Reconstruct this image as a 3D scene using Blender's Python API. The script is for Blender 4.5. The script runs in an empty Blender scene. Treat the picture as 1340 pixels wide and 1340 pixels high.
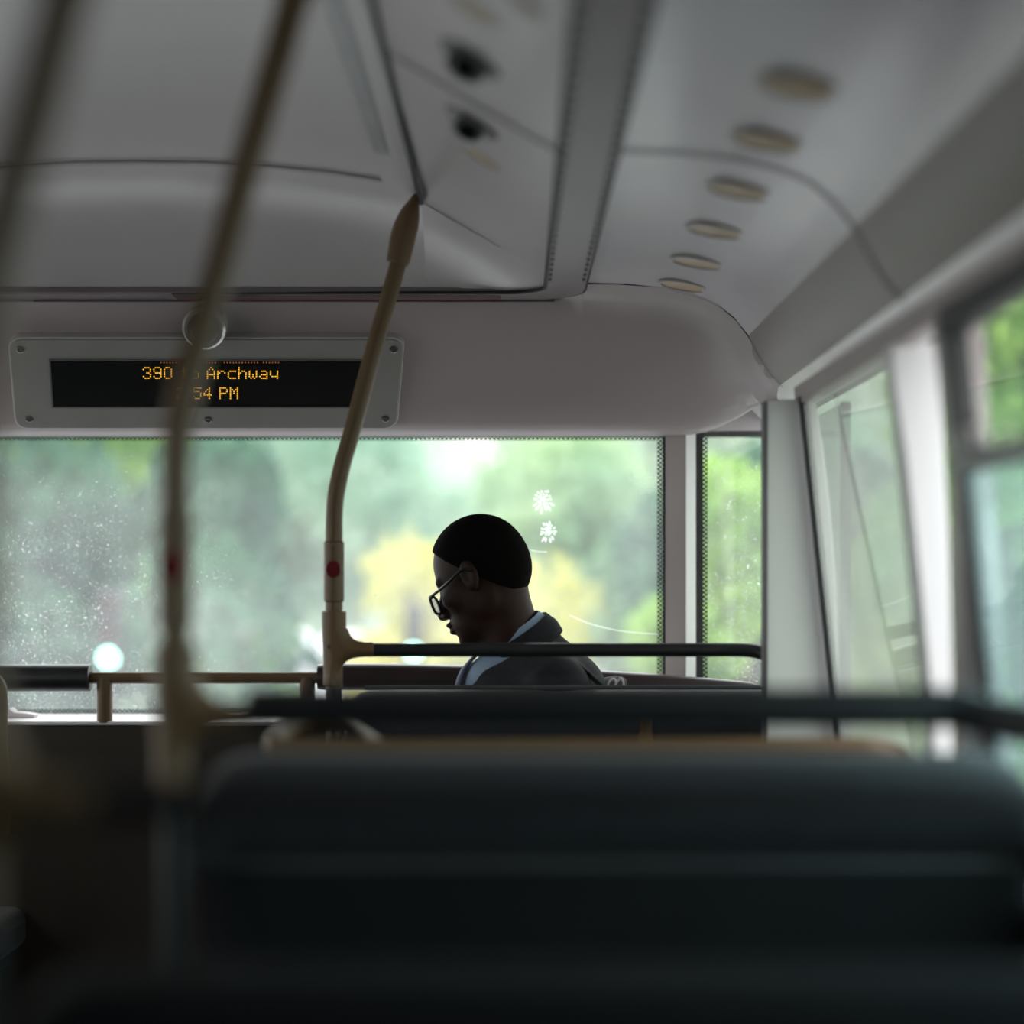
import bpy, math, random
import numpy as np
from mathutils import Vector, Matrix
random.seed(7); rng = np.random.default_rng(7)
SC = bpy.context.scene
COL = SC.collection
EYE = 1.2          # eye height above the upper-deck floor
F = 2600.0         # focal length in pixels of a 1340 px frame
CX, CY = 675.0, 750.0
MID = -0.70        # centre line of the bus

def Q(px, py, d):
    return Vector(((px-CX)/F*d, d, EYE-(py-CY)/F*d))
def H(h): return EYE+h

# ------------------------------------------------------------------ materials
def nodes(name):
    m = bpy.data.materials.new(name); m.use_nodes = True
    nt = m.node_tree
    for n in list(nt.nodes): nt.nodes.remove(n)
    out = nt.nodes.new('ShaderNodeOutputMaterial')
    return m, nt, out
def mat(name, c, rough=.5, metal=0., spec=.5, var=.12, scale=12., bump=0., bscale=200., c2=None, emit=None, sheen=0.):
    m, nt, out = nodes(name)
    b = nt.nodes.new('ShaderNodeBsdfPrincipled')
    tc = nt.nodes.new('ShaderNodeTexCoord')
    nz = nt.nodes.new('ShaderNodeTexNoise'); nz.inputs['Scale'].default_value = scale; nz.inputs['Detail'].default_value = 4
    nt.links.new(tc.outputs['Object'], nz.inputs['Vector'])
    rp = nt.nodes.new('ShaderNodeValToRGB')
    a = [max(0, v*(1-var)) for v in c]; bb = [min(1, v*(1+var)) for v in c] if c2 is None else c2
    rp.color_ramp.elements[0].position = .3; rp.color_ramp.elements[1].position = .7
    rp.color_ramp.elements[0].color = (*a, 1); rp.color_ramp.elements[1].color = (*bb, 1)
    nt.links.new(nz.outputs['Fac'], rp.inputs['Fac']); nt.links.new(rp.outputs['Color'], b.inputs['Base Color'])
    b.inputs['Roughness'].default_value = rough; b.inputs['Metallic'].default_value = metal
    b.inputs['Specular IOR Level'].default_value = spec
    if sheen: b.inputs['Sheen Weight'].default_value = sheen
    if emit:
        b.inputs['Emission Color'].default_value = (*emit[0], 1); b.inputs['Emission Strength'].default_value = emit[1]
    if bump:
        n2 = nt.nodes.new('ShaderNodeTexNoise'); n2.inputs['Scale'].default_value = bscale
        nt.links.new(tc.outputs['Object'], n2.inputs['Vector'])
        bp = nt.nodes.new('ShaderNodeBump'); bp.inputs['Strength'].default_value = bump; bp.inputs['Distance'].default_value = .002
        nt.links.new(n2.outputs['Fac'], bp.inputs['Height']); nt.links.new(bp.outputs['Normal'], b.inputs['Normal'])
    nt.links.new(b.outputs[0], out.inputs[0])
    return m

def glass(name, tint, veil, speck, veilcol=(.8, .85, .85), left_heavy=False, gloss=.035, streak=0., ior=1.5):
    """dusty window pane: clear pane + thin veil of dirt that scatters outside light + specks"""
    m, nt, out = nodes(name); L = nt.links.new; N = nt.nodes.new
    tc = N('ShaderNodeTexCoord')
    tr = N('ShaderNodeBsdfTransparent'); tr.inputs[0].default_value = (*tint, 1)
    tl = N('ShaderNodeBsdfTranslucent'); tl.inputs[0].default_value = (*veilcol, 1)
    df = N('ShaderNodeBsdfDiffuse'); df.inputs[0].default_value = (.6, .6, .58, 1)
    dirt = N('ShaderNodeMixShader'); dirt.inputs[0].default_value = .25; L(tl.outputs[0], dirt.inputs[1]); L(df.outputs[0], dirt.inputs[2])
    # veil
    n1 = N('ShaderNodeTexNoise'); n1.inputs['Scale'].default_value = 3.; n1.inputs['Detail'].default_value = 5
    mp = N('ShaderNodeMapping'); mp.inputs['Scale'].default_value = (1, 1, .35) if streak else (1, 1, 1)
    L(tc.outputs['Object'], mp.inputs[0]); L(mp.outputs[0], n1.inputs['Vector'])
    v1 = N('ShaderNodeMath'); v1.operation = 'MULTIPLY'; v1.inputs[1].default_value = veil*2
    L(n1.outputs['Fac'], v1.inputs[0])
    # specks
    facs = [v1]
    if speck:
        for sc, lo, amp in ((300., .62, .9), (150., .675, 1.), (480., .625, .8)):
            n2 = N('ShaderNodeTexNoise'); n2.inputs['Scale'].default_value = sc; n2.inputs['Detail'].default_value = 2
            L(tc.outputs['Object'], n2.inputs['Vector'])
            mr = N('ShaderNodeMapRange'); mr.inputs['From Min'].default_value = lo; mr.inputs['From Max'].default_value = lo+.09
            mr.inputs['To Max'].default_value = speck*amp
            L(n2.outputs['Fac'], mr.inputs['Value'])
            n3 = N('ShaderNodeTexNoise'); n3.inputs['Scale'].default_value = 7.; n3.inputs['Detail'].default_value = 4
            L(tc.outputs['Object'], n3.inputs['Vector'])
            mk = N('ShaderNodeMapRange'); mk.inputs['From Min'].default_value = .30; mk.inputs['From Max'].default_value = .56
            L(n3.outputs['Fac'], mk.inputs['Value'])
            mu = N('ShaderNodeMath'); mu.operation = 'MULTIPLY'; L(mr.outputs[0], mu.inputs[0]); L(mk.outputs[0], mu.inputs[1])
            if left_heavy:
                sx = N('ShaderNodeSeparateXYZ'); L(tc.outputs['Object'], sx.inputs[0])
                gx = N('ShaderNodeMapRange'); gx.inputs['From Min'].default_value = -.55; gx.inputs['From Max'].default_value = -1.0
                gx.inputs['To Min'].default_value = .14; gx.inputs['To Max'].default_value = 1.
                L(sx.outputs['X'], gx.inputs['Value'])
                m2 = N('ShaderNodeMath'); m2.operation = 'MULTIPLY'; L(mu.outputs[0], m2.inputs[0]); L(gx.outputs[0], m2.inputs[1]); mu = m2
                gz = N('ShaderNodeMapRange'); gz.inputs['From Min'].default_value = 1.5; gz.inputs['From Max'].default_value = 1.2
                gz.inputs['To Min'].default_value = .2; gz.inputs['To Max'].default_value = 1.
                L(sx.outputs['Z'], gz.inputs['Value'])
                m3 = N('ShaderNodeMath'); m3.operation = 'MULTIPLY'; L(mu.outputs[0], m3.inputs[0]); L(gz.outputs[0], m3.inputs[1]); mu = m3
            facs.append(mu)
    acc = facs[0]
    for f in facs[1:]:
        ad = N('ShaderNodeMath'); ad.operation = 'ADD'; ad.use_clamp = True
        L(acc.outputs[0], ad.inputs[0]); L(f.outputs[0], ad.inputs[1]); acc = ad
    mx = N('ShaderNodeMixShader'); L(acc.outputs[0], mx.inputs[0]); L(tr.outputs[0], mx.inputs[1]); L(dirt.outputs[0], mx.inputs[2])
    gl = N('ShaderNodeBsdfGlossy'); gl.inputs['Roughness'].default_value = gloss; gl.inputs[0].default_value = (1, 1, 1, 1)
    fr = N('ShaderNodeFresnel'); geo = N('ShaderNodeNewGeometry'); sw = N('ShaderNodeMapRange')
    sw.inputs['To Min'].default_value = ior; sw.inputs['To Max'].default_value = 1/ior      # same reflectance from either face of the pane
    L(geo.outputs['Backfacing'], sw.inputs['Value']); L(sw.outputs[0], fr.inputs[0])
    m4 = N('ShaderNodeMixShader'); L(fr.outputs[0], m4.inputs[0]); L(mx.outputs[0], m4.inputs[1]); L(gl.outputs[0], m4.inputs[2])
    L(m4.outputs[0], out.inputs[0])
    return m

def frit_mat():
    """black ceramic dots printed round the edge of the glass, clear between them"""
    m, nt, out = nodes('frit_dots'); L = nt.links.new; N = nt.nodes.new
    tc = N('ShaderNodeTexCoord'); mp = N('ShaderNodeMapping'); mp.inputs['Rotation'].default_value = (0, math.pi/4, 0)
    L(tc.outputs['Object'], mp.inputs[0]); sx = N('ShaderNodeSeparateXYZ'); L(mp.outputs[0], sx.inputs[0])
    prods = []
    for ax in ('X', 'Z'):
        a = N('ShaderNodeMath'); a.operation = 'MULTIPLY'; a.inputs[1].default_value = 2*math.pi/.0070; L(sx.outputs[ax], a.inputs[0])
        b = N('ShaderNodeMath'); b.operation = 'SINE'; L(a.outputs[0], b.inputs[0]); prods.append(b)
    c = N('ShaderNodeMath'); c.operation = 'ADD'; L(prods[0].outputs[0], c.inputs[0]); L(prods[1].outputs[0], c.inputs[1])
    g = N('ShaderNodeMath'); g.operation = 'GREATER_THAN'; g.inputs[1].default_value = -.25; L(c.outputs[0], g.inputs[0])
    tr = N('ShaderNodeBsdfTransparent'); df = N('ShaderNodeBsdfPrincipled'); df.inputs['Base Color'].default_value = (.008, .01, .012, 1)
    mx = N('ShaderNodeMixShader'); L(g.outputs[0], mx.inputs[0]); L(tr.outputs[0], mx.inputs[1]); L(df.outputs[0], mx.inputs[2])
    L(mx.outputs[0], out.inputs[0]); return m

def leaf_mat(name, c1, c2, trans=.5):
    m, nt, out = nodes(name); L = nt.links.new; N = nt.nodes.new
    tc = N('ShaderNodeTexCoord'); nz = N('ShaderNodeTexNoise'); nz.inputs['Scale'].default_value = .9; nz.inputs['Detail'].default_value = 3
    L(tc.outputs['Object'], nz.inputs['Vector'])
    rp = N('ShaderNodeValToRGB'); rp.color_ramp.elements[0].position = .38; rp.color_ramp.elements[1].position = .62
    rp.color_ramp.elements[0].color = (*c1, 1); rp.color_ramp.elements[1].color = (*c2, 1); L(nz.outputs['Fac'], rp.inputs['Fac'])
    d = N('ShaderNodeBsdfDiffuse'); t = N('ShaderNodeBsdfTranslucent'); L(rp.outputs[0], d.inputs[0]); L(rp.outputs[0], t.inputs[0])
    mx = N('ShaderNodeMixShader'); mx.inputs[0].default_value = trans; L(d.outputs[0], mx.inputs[1]); L(t.outputs[0], mx.inputs[2]); L(mx.outputs[0], out.inputs[0])
    return m

M = dict(
    ceil=mat('ceiling_plastic', (.48, .445, .46), .28, var=.04, scale=3),
    cove=mat('cove_plastic', (.53, .505, .54), .22, var=.04, scale=3),
    wallup=mat('upper_wall_plastic', (.17, .142, .132), .42, var=.04, scale=3),
    bulk=mat('bulkhead_plastic', (.33, .28, .285), .45, var=.04, scale=3),
    mauve=mat('mauve_trim', (.15, .12, .13), .4, var=.08, scale=5),
    dark_red=mat('dark_red_trim', (.085, .030, .040), .75, var=.1, scale=5),
    lip=mat('rail_lip_plastic', (.86, .86, .87), .28, var=.04),
    white=mat('white_panel', (.93, .94, .94), .45, var=.02, scale=3),
    white_dimmed=mat('white_panel_dimmed', (.70, .71, .71), .45, var=.02, scale=3),  # same white, darkened to hold back the strong window light on it
    taupe=mat('taupe_pillar', (.40, .35, .345), .4, var=.05, scale=3),
    black=mat('black_rubber', (.012, .012, .014), .38, var=.2, scale=30),
    blackgap=mat('black_gap', (.006, .006, .007), .7, var=.2),
    groove=mat('joint_groove', (.09, .085, .09), .6, var=.1),
    tan=mat('tan_coated_tube', (.125, .078, .036), .42, spec=.35, var=.06, scale=9),
    tan_fit=mat('tan_plastic_fitting', (.135, .085, .042), .45, spec=.35, var=.06, scale=9),
    red=mat('red_button', (.13, .006, .010), .3, var=.1),
    screw=mat('screw_metal', (.2, .19, .18), .35, .8, var=.2, scale=60),
    plate=mat('display_plate', (.25, .235, .225), .42, var=.04),
    plate_rim=mat('display_plate_rim', (.42, .41, .40), .35, var=.04),
    screen=mat('display_screen', (.006, .007, .006), .25, var=.2),
    amber=mat('amber_led', (.4, .2, .02), .5, emit=((1., .50, .045), 1.05), var=0),
    amber_dim=mat('amber_led_dim', (.2, .05, .01), .5, emit=((1., .2, .02), .25), var=0),
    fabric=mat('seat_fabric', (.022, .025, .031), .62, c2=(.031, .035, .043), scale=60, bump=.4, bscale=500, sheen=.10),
    fabric_shaded=mat('seat_fabric_shaded', (.0045, .005, .006), .9, c2=(.007, .0075, .009), scale=60, bump=.4, bscale=500, spec=.2),
    seat_shell=mat('seat_shell_plastic', (.012, .013, .015), .5, var=.1),
    seat_edge=mat('seat_edge', (.09, .09, .095), .35, var=.1),
    floor=mat('floor_vinyl', (.05, .05, .055), .6, c2=(.075, .075, .08), scale=90),
    light=mat('light_lens', (.44, .31, .17), .4, var=.12, scale=25),
    light_rim=mat('light_rim', (.30, .28, .26), .35, var=.06),
    nozzle=mat('nozzle_rim', (.13, .13, .12), .35, var=.15),
    nozzle_lip=mat('nozzle_lip', (.55, .56, .56), .25, var=.05),
    chrome=mat('dome_ring', (.6, .6, .6), .2, .6, var=.04),
    frame=mat('window_frame_black', (.012, .012, .015), .45, var=.1),
    alu=mat('window_frame_grey', (.26, .25, .25), .4, .3, var=.06),
    sill=mat('white_sill', (.66, .62, .64), .35, var=.03),
    dash=mat('dash_panel', (.026, .019, .012), .6, var=.1),
    paper=mat('paper', (.8, .74, .76), .7, var=.03),
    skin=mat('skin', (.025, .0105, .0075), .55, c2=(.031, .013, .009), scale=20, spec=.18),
    hair=mat('hair', (.0024, .002, .0018), .95, spec=.08, var=.4, scale=220, bump=.8, bscale=420),
    blazer=mat('blazer_wool', (.014, .015, .018), .9, c2=(.019, .020, .024), scale=80, sheen=.05, spec=.25),
    shirt=mat('shirt_cotton', (.24, .33, .45), .8, var=.05, scale=30),
    tie=mat('tie', (.03, .04, .09), .7, var=.2, scale=60),
    trousers=mat('trousers', (.02, .02, .022), .9, var=.1, scale=60),
    shoe=mat('shoe_leather', (.012, .011, .01), .3, var=.1),
    glasses=mat('glasses_frame', (.006, .006, .008), .3, var=.1),
    bag=mat('bag_nylon', (.008, .008, .010), .8, var=.2, scale=60, bump=.3, bscale=300),
    cord=mat('white_cord', (.75, .70, .74), .6, var=.05),
    bark=mat('bark', (.07, .05, .035), .9, var=.4, scale=8, bump=.6, bscale=12),
    road=mat('asphalt', (.24, .24, .245), .85, var=.2, scale=5),
    bounce_ground=mat('bounce_ground_pale', (.40, .40, .38), .95, var=.3, scale=3),
    van=mat('van_white', (.85, .84, .88), .25, var=.02),
    van_glass=mat('van_glass', (.02, .025, .03), .1, var=.1),
    tyre=mat('tyre', (.01, .01, .01), .8, var=.1),
    rear_red=mat('tail_lamp', (.4, .02, .02), .3, var=.05),
    brick=mat('brick', (.30, .14, .10), .9, var=.25, scale=14),
    signal=mat('signal_black', (.01, .011, .012), .5, var=.1),
    green_on=mat('signal_green_lit', (.1, .5, .4), .4, emit=((.40, 1., .82), 9.), var=0),
    lens_off=mat('signal_lens_unlit', (.05, .012, .01), .3, var=.1),
    g_front=glass('front_glass', (.93, .97, .95), .21, 1., left_heavy=True, ior=1.3),
    g_corner=glass('corner_glass', (.90, .97, .93), .12, 1., gloss=.04),
    g_side=glass('side_glass', (.50, .56, .50), .42, 0., veilcol=(.40, .44, .40), streak=1),
    g_teal=glass('tinted_side_glass', (.45, .68, .68), .25, 0., veilcol=(.50, .72, .72), ior=1.3),
    g_clear=glass('clear_side_glass', (.93, .97, .94), .05, 0., ior=1.4),
    lens=glass('spectacle_lens', (.9, .9, .98), .30, 0., veilcol=(.85, .85, 1.0)),  # veil paints the purple-white reflection onto the lenses
    frit=frit_mat(), splat=leaf_mat('splat_white', (.97,.98,.97), (1,1,1), .97),
)
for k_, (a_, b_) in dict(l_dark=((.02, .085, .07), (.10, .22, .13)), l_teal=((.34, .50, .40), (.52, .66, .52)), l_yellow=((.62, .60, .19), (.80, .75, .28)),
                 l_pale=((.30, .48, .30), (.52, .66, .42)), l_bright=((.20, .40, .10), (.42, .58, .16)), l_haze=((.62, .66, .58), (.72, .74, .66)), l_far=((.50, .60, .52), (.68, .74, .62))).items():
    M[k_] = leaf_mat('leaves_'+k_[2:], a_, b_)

# ------------------------------------------------------------------ mesh helpers
def tag(o, label=None, cat=None, group=None, kind=None):
    if label: o['label'] = label
    if cat: o['category'] = cat
    if group: o['group'] = group
    if kind: o['kind'] = kind
    return o
def empty(name, loc, label=None, cat=None, group=None, kind=None):
    o = bpy.data.objects.new(name, None); COL.objects.link(o); o.location = loc; o.empty_display_size = .05
    return tag(o, label, cat, group, kind)
class MB:
    def __init__(s): s.v = []; s.f = []
    def add(s, v, f):
        n = len(s.v); s.v += [tuple(p) for p in v]; s.f += [tuple(i+n for i in q) for q in f]; return s
    def box(s, c, d, rot=None):
        x, y, z = [q/2 for q in d]
        pts = [Vector((a*x, b*y, g*z)) for a in (-1, 1) for b in (-1, 1) for g in (-1, 1)]
        if rot is not None: pts = [rot @ p for p in pts]
        pts = [p+Vector(c) for p in pts]
        return s.add(pts, [(0, 1, 3, 2), (4, 6, 7, 5), (0, 4, 5, 1), (2, 3, 7, 6), (0, 2, 6, 4), (1, 5, 7, 3)])
    def tube(s, path, r, seg=20, cap=True, flat=1.0):
        path = [Vector(p) for p in path]; n = len(path)
        rs = list(r) if hasattr(r, '__len__') else [r]*n
        t0 = (path[1]-path[0]).normalized()
        ref = Vector((0, 0, 1)) if abs(t0.z) < .9 else Vector((1, 0, 0))
        u = t0.cross(ref).normalized(); V = []
        for i in range(n):
            t = (path[min(i+1, n-1)]-path[max(i-1, 0)]).normalized()
            u = (u-t*u.dot(t)).normalized(); w = t.cross(u)
            for k in range(seg):
                a = 2*math.pi*k/seg
                V.append(path[i]+u*(rs[i]*math.cos(a))+w*(rs[i]*flat*math.sin(a)))
        Fc = [(i*seg+k, i*seg+(k+1) % seg, (i+1)*seg+(k+1) % seg, (i+1)*seg+k) for i in range(n-1) for k in range(seg)]
        if cap: Fc += [tuple(range(seg))[::-1], tuple((n-1)*seg+k for k in range(seg))]
        return s.add(V, Fc)
    def grid(s, P):
        n, m = len(P), len(P[0])
        return s.add([p for row in P for p in row], [(i*m+j, i*m+j+1, (i+1)*m+j+1, (i+1)*m+j) for i in range(n-1) for j in range(m-1)])
    def prism(s, poly, off):
        n = len(poly); off = Vector(off); a = [Vector(p) for p in poly]; b = [p+off for p in a]
        return s.add(a+b, [tuple(range(n))[::-1], tuple(range(n, 2*n))]+[(i, (i+1) % n, n+(i+1) % n, n+i) for i in range(n)])
    def ell(s, c, r, seg=20, rings=12, rot=None):
        V = []; Fc = []
        for i in range(rings+1):
            th = math.pi*i/rings
            for k in range(seg):
                a = 2*math.pi*k/seg
                p = Vector((r[0]*math.sin(th)*math.cos(a), r[1]*math.sin(th)*math.sin(a), r[2]*math.cos(th)))
                if rot is not None: p = rot @ p
                V.append(p+Vector(c))
        Fc = [(i*seg+k, (i+1)*seg+k, (i+1)*seg+(k+1) % seg, i*seg+(k+1) % seg) for i in range(rings) for k in range(seg)]
        return s.add(V, Fc)
    def build(s, name, m, parent=None, bevel=0., smooth=True, label=None, sub=0, angle=35):
        me = bpy.data.meshes.new(name); me.from_pydata(s.v, [], s.f); me.validate(); me.update()
        import bmesh
        bm = bmesh.new(); bm.from_mesh(me); bmesh.ops.remove_doubles(bm, verts=bm.verts, dist=1e-6); bmesh.ops.recalc_face_normals(bm, faces=bm.faces); bm.to_mesh(me); bm.free()
        me.materials.append(m)
        o = bpy.data.objects.new(name, me); COL.objects.link(o)
        if smooth:
            me.shade_smooth()
            me.set_sharp_from_angle(angle=math.radians(angle))
        if bevel:
            b = o.modifiers.new('bevel', 'BEVEL'); b.width = bevel; b.segments = 3; b.limit_method = 'ANGLE'; b.angle_limit = math.radians(40)
        if sub:
            b = o.modifiers.new('sub', 'SUBSURF'); b.levels = sub; b.render_levels = sub
        if parent is not None:
            o.parent = parent
            o.matrix_parent_inverse = Matrix.Translation(-root_loc(parent))
        if label: o['label'] = label
        return o
def root_loc(o):
    # parts are modelled in world coordinates, so only a top-level parent brings an offset
    return o.location.copy() if o.parent is None else Vector((0, 0, 0))
def copy_tree(o, parent=None):
    c = o.copy(); COL.objects.link(c)
    if parent is not None: c.parent = parent; c.matrix_parent_inverse = o.matrix_parent_inverse.copy()
    for ch in list(o.children): copy_tree(ch, c)
    return c
def catmull(P, n=8):
    P = [Vector(p) for p in P]; out = []
    for i in range(len(P)-1):
        a, b, c, d = P[max(i-1, 0)], P[i], P[i+1], P[min(i+2, len(P)-1)]
        for k in range(n):
            t = k/n
            out.append(.5*((2*b)+(c-a)*t+(2*a-5*b+4*c-d)*t*t+(3*b-a-3*c+d)*t**3))
    out.append(P[-1]); return out
def struct(o, label, cat): return tag(o, label, cat, kind='structure')

YB = -2.2      # back of the deck
YW = 4.55      # front glass
class Field:
    def __init__(s, lo, hi, h):
        s.lo = np.array(lo, np.float32); s.h = h; s.n = np.ceil((np.array(hi)-np.array(lo))/h).astype(int)+1
        s.F = np.full(s.n, .5, np.float32)
    def sl(s, a, b):
        i0 = np.clip(((np.minimum(a, b)-s.lo)/s.h).astype(int), 0, s.n-1); i1 = np.clip(((np.maximum(a, b)-s.lo)/s.h).astype(int)+2, 1, s.n)
        ax = [s.lo[k]+s.h*np.arange(i0[k], i1[k], dtype=np.float32) for k in range(3)]
        return tuple(slice(i0[k], i1[k]) for k in range(3)), np.meshgrid(*ax, indexing='ij')
    def comb(s, sl, d, k, op):
        a = s.F[sl]
        if op == 'u': hh = np.maximum(k-np.abs(a-d), 0)/max(k, 1e-6); s.F[sl] = np.minimum(a, d)-hh*hh*k*.25
        else: d = -d; hh = np.maximum(k-np.abs(a-d), 0)/max(k, 1e-6); s.F[sl] = np.maximum(a, d)+hh*hh*k*.25
    def ell(s, c, r, R=None, k=.01, op='u', infl=0.):
        c = np.array(c, np.float32); r = np.array(r, np.float32)+infl; m = r.max()+k+3*s.h
        sl, (X, Y, Z) = s.sl(c-m, c+m); p = [X-c[0], Y-c[1], Z-c[2]]
        if R is not None: p = [sum(R[i][j]*p[j] for j in range(3)) for i in range(3)]
        k0 = np.sqrt(sum((p[i]/r[i])**2 for i in range(3))); k1 = np.sqrt(sum((p[i]/r[i]**2)**2 for i in range(3)))+1e-9
        s.comb(sl, k0*(k0-1)/k1, k, op)
    def cap(s, a, b, ra, rb, k=.01, op='u', infl=0.):
        a = np.array(a, np.float32); b = np.array(b, np.float32); ra += infl; rb += infl; m = max(ra, rb)+k+3*s.h
        sl, (X, Y, Z) = s.sl(np.minimum(a, b)-m, np.maximum(a, b)+m); ba = b-a
        t = np.clip(((X-a[0])*ba[0]+(Y-a[1])*ba[1]+(Z-a[2])*ba[2])/float(ba@ba), 0, 1)
        d = np.sqrt((X-a[0]-t*ba[0])**2+(Y-a[1]-t*ba[1])**2+(Z-a[2]-t*ba[2])**2)-(ra+(rb-ra)*t)
        s.comb(sl, d, k, op)
    def half(s, f, k=.004):   # keep where f(X,Y,Z) < 0
        ax = [s.lo[i]+s.h*np.arange(s.n[i], dtype=np.float32) for i in range(3)]
        X, Y, Z = np.meshgrid(*ax, indexing='ij', sparse=True)
        s.F = np.maximum(s.F, f(X, Y, Z)).astype(np.float32)
    def mesh(s):
        Fv = s.F; S = Fv < 0; n = np.array(Fv.shape)
        c = np.zeros(n-1, np.int8)
        for i in (0, 1):
            for j in (0, 1):
                for k in (0, 1): c += S[i:n[0]-1+i, j:n[1]-1+j, k:n[2]-1+k]
        act = (c > 0) & (c < 8); I = np.argwhere(act); idx = np.full(n-1, -1, np.int64); idx[act] = np.arange(len(I))
        P = np.zeros((len(I), 3)); cnt = np.zeros(len(I))
        cor = [(i, j, k) for i in (0, 1) for j in (0, 1) for k in (0, 1)]
        for a in cor:
            for ax in range(3):
                if a[ax]: continue
                b = list(a); b[ax] = 1
                fa = Fv[I[:, 0]+a[0], I[:, 1]+a[1], I[:, 2]+a[2]]; fb = Fv[I[:, 0]+b[0], I[:, 1]+b[1], I[:, 2]+b[2]]
                cr = (fa < 0) != (fb < 0); t = np.where(cr, fa/np.where(cr, fa-fb, 1), 0)
                q = np.tile(np.array(a, float), (len(I), 1)); q[:, ax] += t
                P[cr] += q[cr]; cnt[cr] += 1
        V = s.lo+s.h*(I+P/cnt[:, None]); Q4 = []
        for ax in range(3):
            o1, o2 = [(1, 2), (2, 0), (0, 1)][ax]
            sa = [slice(None)]*3; sb = [slice(None)]*3; sa[ax] = slice(0, -1); sb[ax] = slice(1, None)
            ch = S[tuple(sa)] != S[tuple(sb)]; E = np.argwhere(ch)
            E = E[(E[:, o1] > 0) & (E[:, o2] > 0) & (E[:, o1] < n[o1]-1) & (E[:, o2] < n[o2]-1)]
            def cell(d1, d2):
                e = E.copy(); e[:, o1] += d1; e[:, o2] += d2; return idx[e[:, 0], e[:, 1], e[:, 2]]
            q = np.stack([cell(-1, -1), cell(0, -1), cell(0, 0), cell(-1, 0)], 1)
            fl = S[E[:, 0], E[:, 1], E[:, 2]]
            q[~fl] = q[~fl][:, ::-1]; Q4.append(q)
        Fq = np.concatenate(Q4); Fq = Fq[(Fq >= 0).all(1)]
        return V, Fq
def field_obj(fd, name, m, parent, smooth=4):
    V, Fq = fd.mesh(); me = bpy.data.meshes.new(name); me.from_pydata(V.tolist(), [], Fq.tolist()); me.update(); me.shade_smooth()
    me.materials.append(m); o = bpy.data.objects.new(name, me); COL.objects.link(o)
    if smooth: md = o.modifiers.new('smooth', 'SMOOTH'); md.factor = .5; md.iterations = smooth
    o.parent = parent; o.matrix_parent_inverse = Matrix.Translation(-root_loc(parent)); return o
# ------------------------------------------------------------------ ceiling
PC = [(-.70, .768), (-.58, .7665), (-.46, .760), (-.34, .748), (-.25, .734), (-.182, .717)]      # centre arch, right half
PS = [(-.182, .717), (-.10, .668), (-.02, .620), (.03, .592), (.058, .577)]                       # sloping side panel
PK = [(.14, .577), (.22, .575), (.30, .567), (.36, .552), (.40, .535), (.435, .507), (.462, .472), (.484, .430), (.505, .398), (.53, .372)]
def mirror(P): return [(2*MID-x, h) for x, h in P][::-1]
YD, YT = 3.70, 4.05     # rib, front trim
def FALL(t): return .35*t**1.6+.65*t**3.2
def front_h(h, y):
    t = max(0, (y-YD)/(YT-YD)); return h+(.572-h)*FALL(t)
def centre_strip(prof, name, m, label):
    ys = [YB, -1, 0, 1, 2, 2.7, 3.2, 3.6, YD]; rows = []
    for y in ys: rows.append([(x, y, H(h)) for x, h in prof])
    for k in range(1, 15):
        t = k/14
        s = 1-(1-t)**1.0
        fall = FALL(t)
        rows.append([(x, YD+(YT-YD)*s, H(h+(.572-h)*fall)) for x, h in prof])
    return struct(MB().grid(rows).build(name, m, angle=60), label, 'ceiling')
ce = centre_strip(mirror(PC)[:-1]+PC, 'ceiling', M['ceil'], 'grey arched centre panel of the bus ceiling, down to the dark red trim')
centre_strip(PS, 'ceiling', M['ceil'], 'grey sloping ceiling panel with air nozzles, right of the black seam')
centre_strip(mirror(PS), 'ceiling', M['ceil'], 'grey sloping ceiling panel left of the centre arch')
def rib(y, prof, w, name, m, parent, up=-.001):
    g = MB(); g.grid([[(x, y-w/2, H(h)+up) for x, h in prof], [(x, y+w/2, H(h)+up) for x, h in prof]]); return g.build(name, m, parent)
full = mirror(PC)[:-1]+PC
rib(YD-.002, [p for p in full if -1.17 < p[0] < -.23], .014, 'rib', M['groove'], ce, -.002)
rib(YD-.035, [p for p in full if -1.17 < p[0] < -.23], .004, 'rib', M['groove'], ce, -.002)
rib(YD+.022, [p for p in full if -1.17 < p[0] < -.23], .003, 'rib', M['groove'], ce, -.002)
# lengthwise pale strip beside the seam on the arch
g = MB(); g.grid([[(-.245, y, H(.7295)), (-.222, y, H(.7245))] for y in (YB, 0, 2, 3.45)]); g.build('inlay_strip', mat('inlay_strip', (.27, .27, .28), .3), ce)
seam = MB().tube([(-.180, YB, H(.714)), (-.180, 3.0, H(.714)), (-.180, YD+.075, H(.7035))], .0052, 8).build('trim_1', M['blackgap'])
struct(seam, 'black rubber seam running along the ceiling to the top of the middle pole', 'trim')
g = MB(); g.grid([[(x_, y, H(front_h(np.interp(x_, [p[0] for p in PS], [p[1] for p in PS]), y))-.002) for x_ in (-.178, -.14, -.1, -.06, -.03)] for y in (3.785, 3.791)])
g.build('side_seam', M['groove'], seam)

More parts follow.
